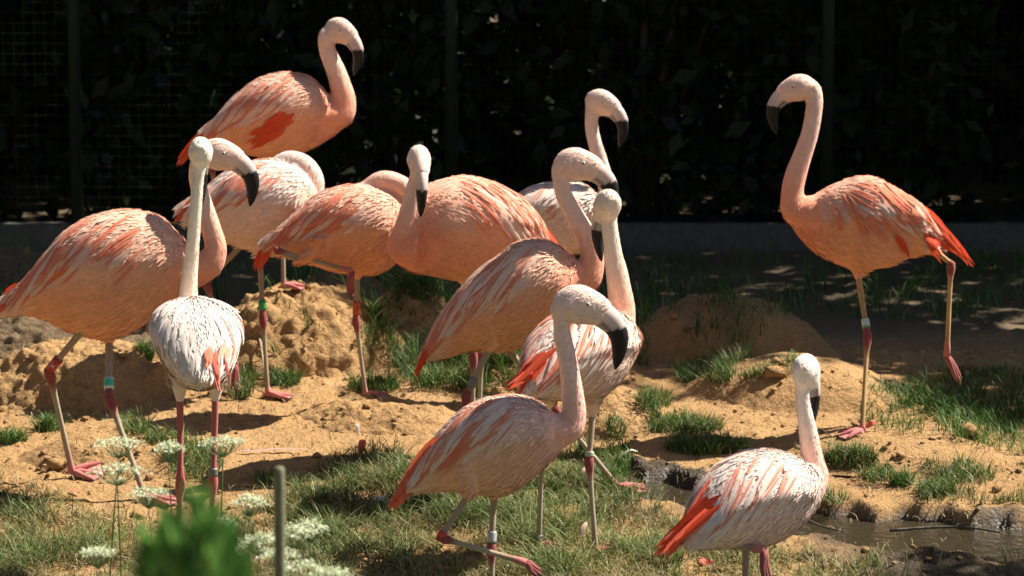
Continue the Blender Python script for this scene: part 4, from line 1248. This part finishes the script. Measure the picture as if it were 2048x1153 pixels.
# ---- hedge behind the wire
for i, x in enumerate(np.arange(-5.6, 6.2, 1.25)):
    h = empty("hedge_shrub", (x, 17.2, 0), "dark evergreen shrub of the hedge behind the wire fence", "shrub", "hedge shrubs behind the wire")
    y = 17.1 + random.uniform(-.15, .2); z = gz(x, y)
    m = MB()
    for q in range(5):
        a = random.uniform(0, 6.28); e = Vector((x + .45 * math.cos(a), y + .3 * math.sin(a), z + random.uniform(1.2, 2.2)))
        m.tube([Vector((x, y, z - .05)), (Vector((x, y, z)) + e) / 2 + Vector((.05, 0, .1)), e], [.03, .02, .008], (.06, .045, .03), seg=6)
    m.build("stem", M_BARK, h)
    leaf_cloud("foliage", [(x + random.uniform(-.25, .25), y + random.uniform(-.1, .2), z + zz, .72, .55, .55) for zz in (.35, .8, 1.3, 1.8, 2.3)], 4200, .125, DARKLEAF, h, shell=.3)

# ---- the wood behind the hedge reads as one dark mass
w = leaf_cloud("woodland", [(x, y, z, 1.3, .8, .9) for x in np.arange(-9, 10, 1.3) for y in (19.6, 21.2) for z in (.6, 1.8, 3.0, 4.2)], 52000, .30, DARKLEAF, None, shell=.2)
tagobj(w, "dark mass of woodland foliage behind the hedge", "woodland", kind="stuff")

# ---- wire fence
FY = 16.0
fz = gz(0, FY)
fence = empty("wire_fence", (0, FY, 0), "dark green wire mesh fence on posts with low concrete plinth", "fence")
fx = [(px - 1024) * FY / FPX for px in (-1354, -602, 150, 902, 1655, 2407, 3160)]
for x in fx:
    m = MB()
    r = 0.032
    for z0, z1, rr in ((fz - .1, fz + 2.5, r),):
        m.tube([Vector((x, FY - .02, z0)), Vector((x, FY - .02, z1)), Vector((x, FY - .02, z1 + .015))], [rr, rr, rr * .6], (0.016, 0.026, 0.015), seg=12)
    m.build("post", M_METAL, fence)
for k in range(len(fx) - 1):
    m = MB()
    a, b = fx[k] + .036, fx[k + 1] - .036
    vs_ = [(x, y, z) for x in (a, b) for y in (FY - .045, FY + .03) for z in (fz - .1, fz + .135)]
    m.add(vs_, [(0, 1, 3, 2), (4, 6, 7, 5), (0, 4, 5, 1), (2, 3, 7, 6), (1, 5, 7, 3), (0, 2, 6, 4)], (0.10, 0.09, 0.075))
    m.build("plinth", M_WOOD, fence, smooth_=False)
V, F = [], []
def wire(a, b, r):
    i = len(V)
    ax = (b - a).normalized(); u = Vector((0, 1, 0)); w = ax.cross(u)
    for p in (a, b):
        for k in range(3):
            an = 2.094 * k
            V.append(tuple(p + u * math.cos(an) * r + w * math.sin(an) * r))
    F.extend([(i, i + 1, i + 4, i + 3), (i + 1, i + 2, i + 5, i + 4), (i + 2, i, i + 3, i + 5)])
for x in np.arange(fx[0], fx[-1], .05): wire(Vector((x, FY, fz + .135)), Vector((x, FY, fz + 2.4)), .0010)
for z in np.arange(fz + .16, fz + 2.41, .05): wire(Vector((fx[0], FY + .003, z)), Vector((fx[-1], FY + .003, z)), .0010)
o = mesh_np("wire_mesh", np.array(V), np.array(F), M_METAL, cols=np.tile((0.012, 0.016, 0.012), (len(V), 1)), parent=fence)
o["kind"] = "stuff"

# ---- garden stake in front
def stake():
    d = 6.4
    top, r = P(559, 934, d), 0.0108
    zb = gz(0, d) - .1
    m = MB()
    zs = [zb, zb + .5, top.z - .3, top.z - .012, top.z - .003, top.z]
    m.tube([Vector((top.x - 0.006 * (top.z - z), top.y, z)) for z in zs], [r * 1.1, r * 1.06, r * 1.02, r, r * .9, r * .6], (0.17, 0.17, 0.10), seg=14)
    o = m.build("stake", M_WOOD)
    tagobj(o, "thin weathered wooden stake standing upright before the grass", "stake")
stake()

# ---- wild carrot plants with flat cream umbels
UMB = [(236, 938, 62, 20, 8.4), (238, 884, 52, 11, 8.6), (298, 984, 40, 12, 8.3), (338, 892, 30, 20, 8.6), (446, 882, 46, 14, 8.7), (500, 1000, 40, 20, 8.3),
       (430, 1044, 46, 18, 7.9), (520, 1078, 44, 26, 7.8), (590, 1062, 50, 26, 7.9), (622, 1050, 34, 20, 8.0), (606, 1132, 52, 22, 7.6), (665, 1146, 40, 12, 7.6), (196, 1102, 34, 10, 7.8), (462, 1100, 34, 18, 7.8), (560, 1105, 40, 18, 7.7)]
ULAB = ["flat cream umbel beside the walking flamingo's forward shin", "thin cream umbel topmost beside the walking flamingo's forward shin", "cream umbel over the walking flamingo's forward foot", "narrow cream umbel left of the white flamingo's left leg",
        "flat cream umbel in front of the white flamingo's banded leg", "cream umbel drooping right of the white flamingo's knee band", "cream umbel just above the blurred green shrub", "dense cream umbel left of the wooden stake", "large fluffy cream umbel right of the wooden stake", "topmost fluffy cream umbel right of the wooden stake",
        "lowest large cream umbel right of the wooden stake", "small cream umbel near the dark shadow by the stake", "lone pale umbel low in the grass left of the shrub", "cream umbel beside the green shrub's right edge", "cream umbel touching the wooden stake's foot"]
for (ux, uy, rx, ry, d), lab in zip(UMB, ULAB):
    t = empty("wild_carrot", (0, 0, 0), lab, "wildflower", "wild carrot plants in the foreground")
    c = P(ux, uy, d); s_ = mpp(d)
    zb = gz(c.x, d) - .03
    bx = c.x + random.uniform(-.06, .06)
    hub = c + Vector((0, 0, -.045))
    m = MB()
    pts = [Vector((bx + (hub.x - bx) * q ** 1.6, d + .02 * math.sin(4 * q), zb + (hub.z - zb) * q)) for q in np.linspace(0, 1, 8)]
    m.tube(pts, [.0032 - .0012 * q for q in np.linspace(0, 1, 8)], (.13, .18, .06), seg=6)
    m.build("stem", M_LEAF, t)
    m = MB(); nray = 26
    fl, fc = [], []
    for k in range(nray):
        a = 2.4 * k; rr = math.sqrt((k + .5) / nray)
        e = c + Vector((math.cos(a) * rr * rx * s_, math.sin(a) * rr * rx * s_ * .8, ry * s_ * (.35 - .8 * rr * rr) + random.uniform(-.004, .004)))
        m.tube([hub, (hub + e) / 2 + Vector((0, 0, -.006)), e], [.0011, .0009, .0008], (.22, .28, .13), seg=4)
        for q in range(15):
            o_ = Vector((random.gauss(0, 1), random.gauss(0, 1), random.gauss(0, .55))) * .0062
            p = e + o_; r_ = random.uniform(.0018, .0034)
            n_ = (Vector((0, -.3, 1)) + Vector((random.gauss(0, .5), random.gauss(0, .5), 0))).normalized()
            u_ = n_.orthogonal().normalized(); w_ = n_.cross(u_)
            fl += [p + u_ * r_, p + w_ * r_, p - u_ * r_, p - w_ * r_]
            cc_ = random.choice([(.62, .66, .44), (.70, .72, .52), (.50, .57, .33), (.42, .5, .26)])
            fc += [cc_] * 4
    b_ = len(fl) // 4
    m.add(fl, [(4 * i, 4 * i + 1, 4 * i + 2, 4 * i + 3) for i in range(b_)], fc)
    m.build("flower_head", M_LEAF, t, smooth_=False)
    # feathery leaves on the stem
    for q in (0.35, 0.55, 0.8):
        b0 = pts[int(q * 7)]
        lm_ = MB(); a = random.uniform(0, 6.28)
        for j in range(12):
            f_ = j / 11
            p0 = b0 + Vector((math.cos(a), math.sin(a), .35)) * (.10 * f_)
            for sgn in (-1, 1):
                dv = Vector((math.cos(a + sgn * 1.0), math.sin(a + sgn * 1.0), .15)) * (.030 * (1 - .7 * f_))
                nn = Vector((0, 0, 1))
                w_ = dv.cross(nn).normalized() * .003
                lm_.add([p0, p0 + dv * .5 + w_, p0 + dv, p0 + dv * .5 - w_], [(0, 1, 2, 3)], (.08, .16, .03))
        lm_.build("leaf", M_LEAF, t)

# ---- green shrub right in front of the camera
def shrub():
    t = empty("shrub", (0, 0, 0), "out-of-focus bright green shrub shoots in the near foreground", "shrub")
    d = 3.6
    m = MB()
    tips = [(398, 1036, 0.0), (345, 1080, .03), (455, 1092, -.02), (300, 1120, .05), (480, 1150, .0), (420, 1075, -.06), (365, 1120, -.05)]
    zb = gz(0, d) - .1
    base = P(395, 1100, d); base.z = zb
    lv, lc = [], []
    for (tx, ty, dd) in tips:
        tp = P(tx, ty, d + dd)
        pts = [base + (tp - base) * q + Vector(((tp.x - base.x) * (q ** 2.2 - q), 0, 0)) for q in np.linspace(0, 1, 12)]
        m.tube(pts, [.010 * (1 - q) + .0015 for q in np.linspace(0, 1, 12)], (.12, .12, .05), seg=6)
        L_ = (tp - base).length
        nl = 420
        for j in range(nl):
            q = 1 - (j / nl) ** 1.5 * .85
            k = min(10, int(q * 11)); f_ = q * 11 - k
            p0 = pts[k] + (pts[k + 1] - pts[k]) * f_
            a = j * 2.399; out = .30 + .55 * min(1, (1 - q) * L_ * 8)
            dv = 1.5 * (Vector((math.cos(a), math.sin(a), 0)) * out + Vector((0, 0, 1)) * (1.05 - out * .6)).normalized() * random.uniform(.022, .040)
            w_ = dv.cross(Vector((random.gauss(0, 1), random.gauss(0, 1), random.gauss(0, 1)))).normalized() * .0045
            lv += [p0, p0 + dv * .5 + w_, p0 + dv, p0 + dv * .5 - w_]
            cc_ = random.choice([(.10, .24, .045), (.14, .30, .06), (.06, .15, .03)])
            lc += [cc_] * 4
    m.build("stem", M_BARK, t)
    fm = MB(); fm.add(lv, [(4 * i, 4 * i + 1, 4 * i + 2, 4 * i + 3) for i in range(len(lv) // 4)], lc)
    o = fm.build("foliage", M_LEAF, t)
shrub()

# ---- fallen feathers and sticks
def fallen(px, py, L, ang, w, c1, c2, lab, stand=0.0, n=1, spread=.5):
    p = ground_pts([px], [py])[0]; p = Vector(p)
    m = MB()
    for j in range(n):
        a = rad(ang) + (random.uniform(-spread, spread) if n > 1 else 0)
        dv = Vector((math.cos(a), math.sin(a), 0))
        if stand: dv = Vector((math.cos(a) * (1 - stand), math.sin(a) * .3, stand)).normalized()
        pts = []
        for q in np.linspace(0, 1, 8):
            v = p + dv * (L * q)
            g_ = float(surf_h(v.x, v.y)[0]) + .012
            v.z = (max(g_, v.z + .012) + .012 * math.sin(q * 3.1)) if stand else g_ + .003 * math.sin(q * 3.1)
            pts.append(v)
        nn = [Vector((random.gauss(0, .12), -.5 if stand else -.1, .5 if stand else 1)).normalized()] * 8
        nn = [(n_ - (pts[min(7, i + 1)] - pts[max(0, i - 1)]).normalized() * n_.dot((pts[min(7, i + 1)] - pts[max(0, i - 1)]).normalized())).normalized() for i, n_ in enumerate(nn)]
        feather(m, pts, nn, w, 0, .003, c1, c2, mix3(c2, WHITE, .2), .7)
    o = m.build("fallen_feather", M_FEATHER)
    tagobj(o, lab, "feather", "moulted feathers on the ground")
R2 = (0.85, .16, .10)
fallen(722, 915, .05, 80, .022, R2, R2, "upright coral moulted feather tuft at the edge of the grass", .7, 4, .8)
fallen(716, 880, .045, 100, .016, (.75, .72, .66), (.8, .78, .72), "white curled moulted feather above the coral one", .75)
fallen(480, 908, .24, 4, .016, (.40, .34, .33), (.55, .28, .25), "long greyish pink moulted quill lying on bare soil")
fallen(868, 1142, .06, -14, .020, R2, R2, "flat orange moulted feather below the lifted leg")
fallen(1168, 975, .055, 75, .022, (.8, .5, .42), (.8, .6, .5), "pinkish moulted feather behind the white-backed flamingo's leg", .6, 2, .5)
fallen(1160, 1085, .06, 60, .018, (.7, .62, .55), (.8, .45, .35), "pale moulted feather in grass by the white-backed flamingo's feet", .4, 2, .5)
fallen(1412, 1140, .03, 20, .016, R2, R2, "small red moulted feather cluster by the stream's near bank", .2, 5, 2.5)
fallen(1736, 862, .03, 10, .022, R2, R2, "tiny red moulted feather beside the one-legged flamingo's foot", .3, 3, 1)
fallen(1236, 914, .07, 8, .02, (.7, .68, .62), (.75, .7, .64), "white moulted feather at the head of the stream")
fallen(140, 985, .05, -30, .014, R2, R2, "red moulted feather in grass below the trailing foot")
fallen(780, 1012, .06, 190, .02, (.75, .6, .55), (.8, .7, .65), "pale moulted feather below the red tail tips", .1, 2, .5)

def stick(pxs, r, col, lab):
    pts = [Vector(ground_pts([a], [b])[0]) + Vector((0, 0, r * .7 + c)) for a, b, c in pxs]
    cp = catmull([tuple(p) for p in pts], 14)
    m = MB(); m.tube([Vector(p) for p in cp], [r * (1 - .5 * i / 13) for i in range(14)], col, seg=7)
    tagobj(m.build("twig", M_BARK), lab, "twig", "twigs on the ground")
stick([(1780, 1082, .03), (1860, 1076, .03), (1950, 1074, .025), (2000, 1080, .02)], .006, (.10, .08, .06), "dark twig lying in the stream")
stick([(1605, 1050, .02), (1650, 1066, .015), (1690, 1072, .01)], .005, (.09, .07, .05), "short twig at the water's edge behind the whitish flamingo")
stick([(1592, 868, .01), (1640, 872, .02), (1668, 884, .01)], .004, (.10, .075, .05), "thin twig under the one-legged flamingo's toes")
stick([(520, 740, .02), (545, 790, .01), (570, 805, .0)], .004, (.45, .36, .24), "pale bent twig beside the tuft at the clod mound")
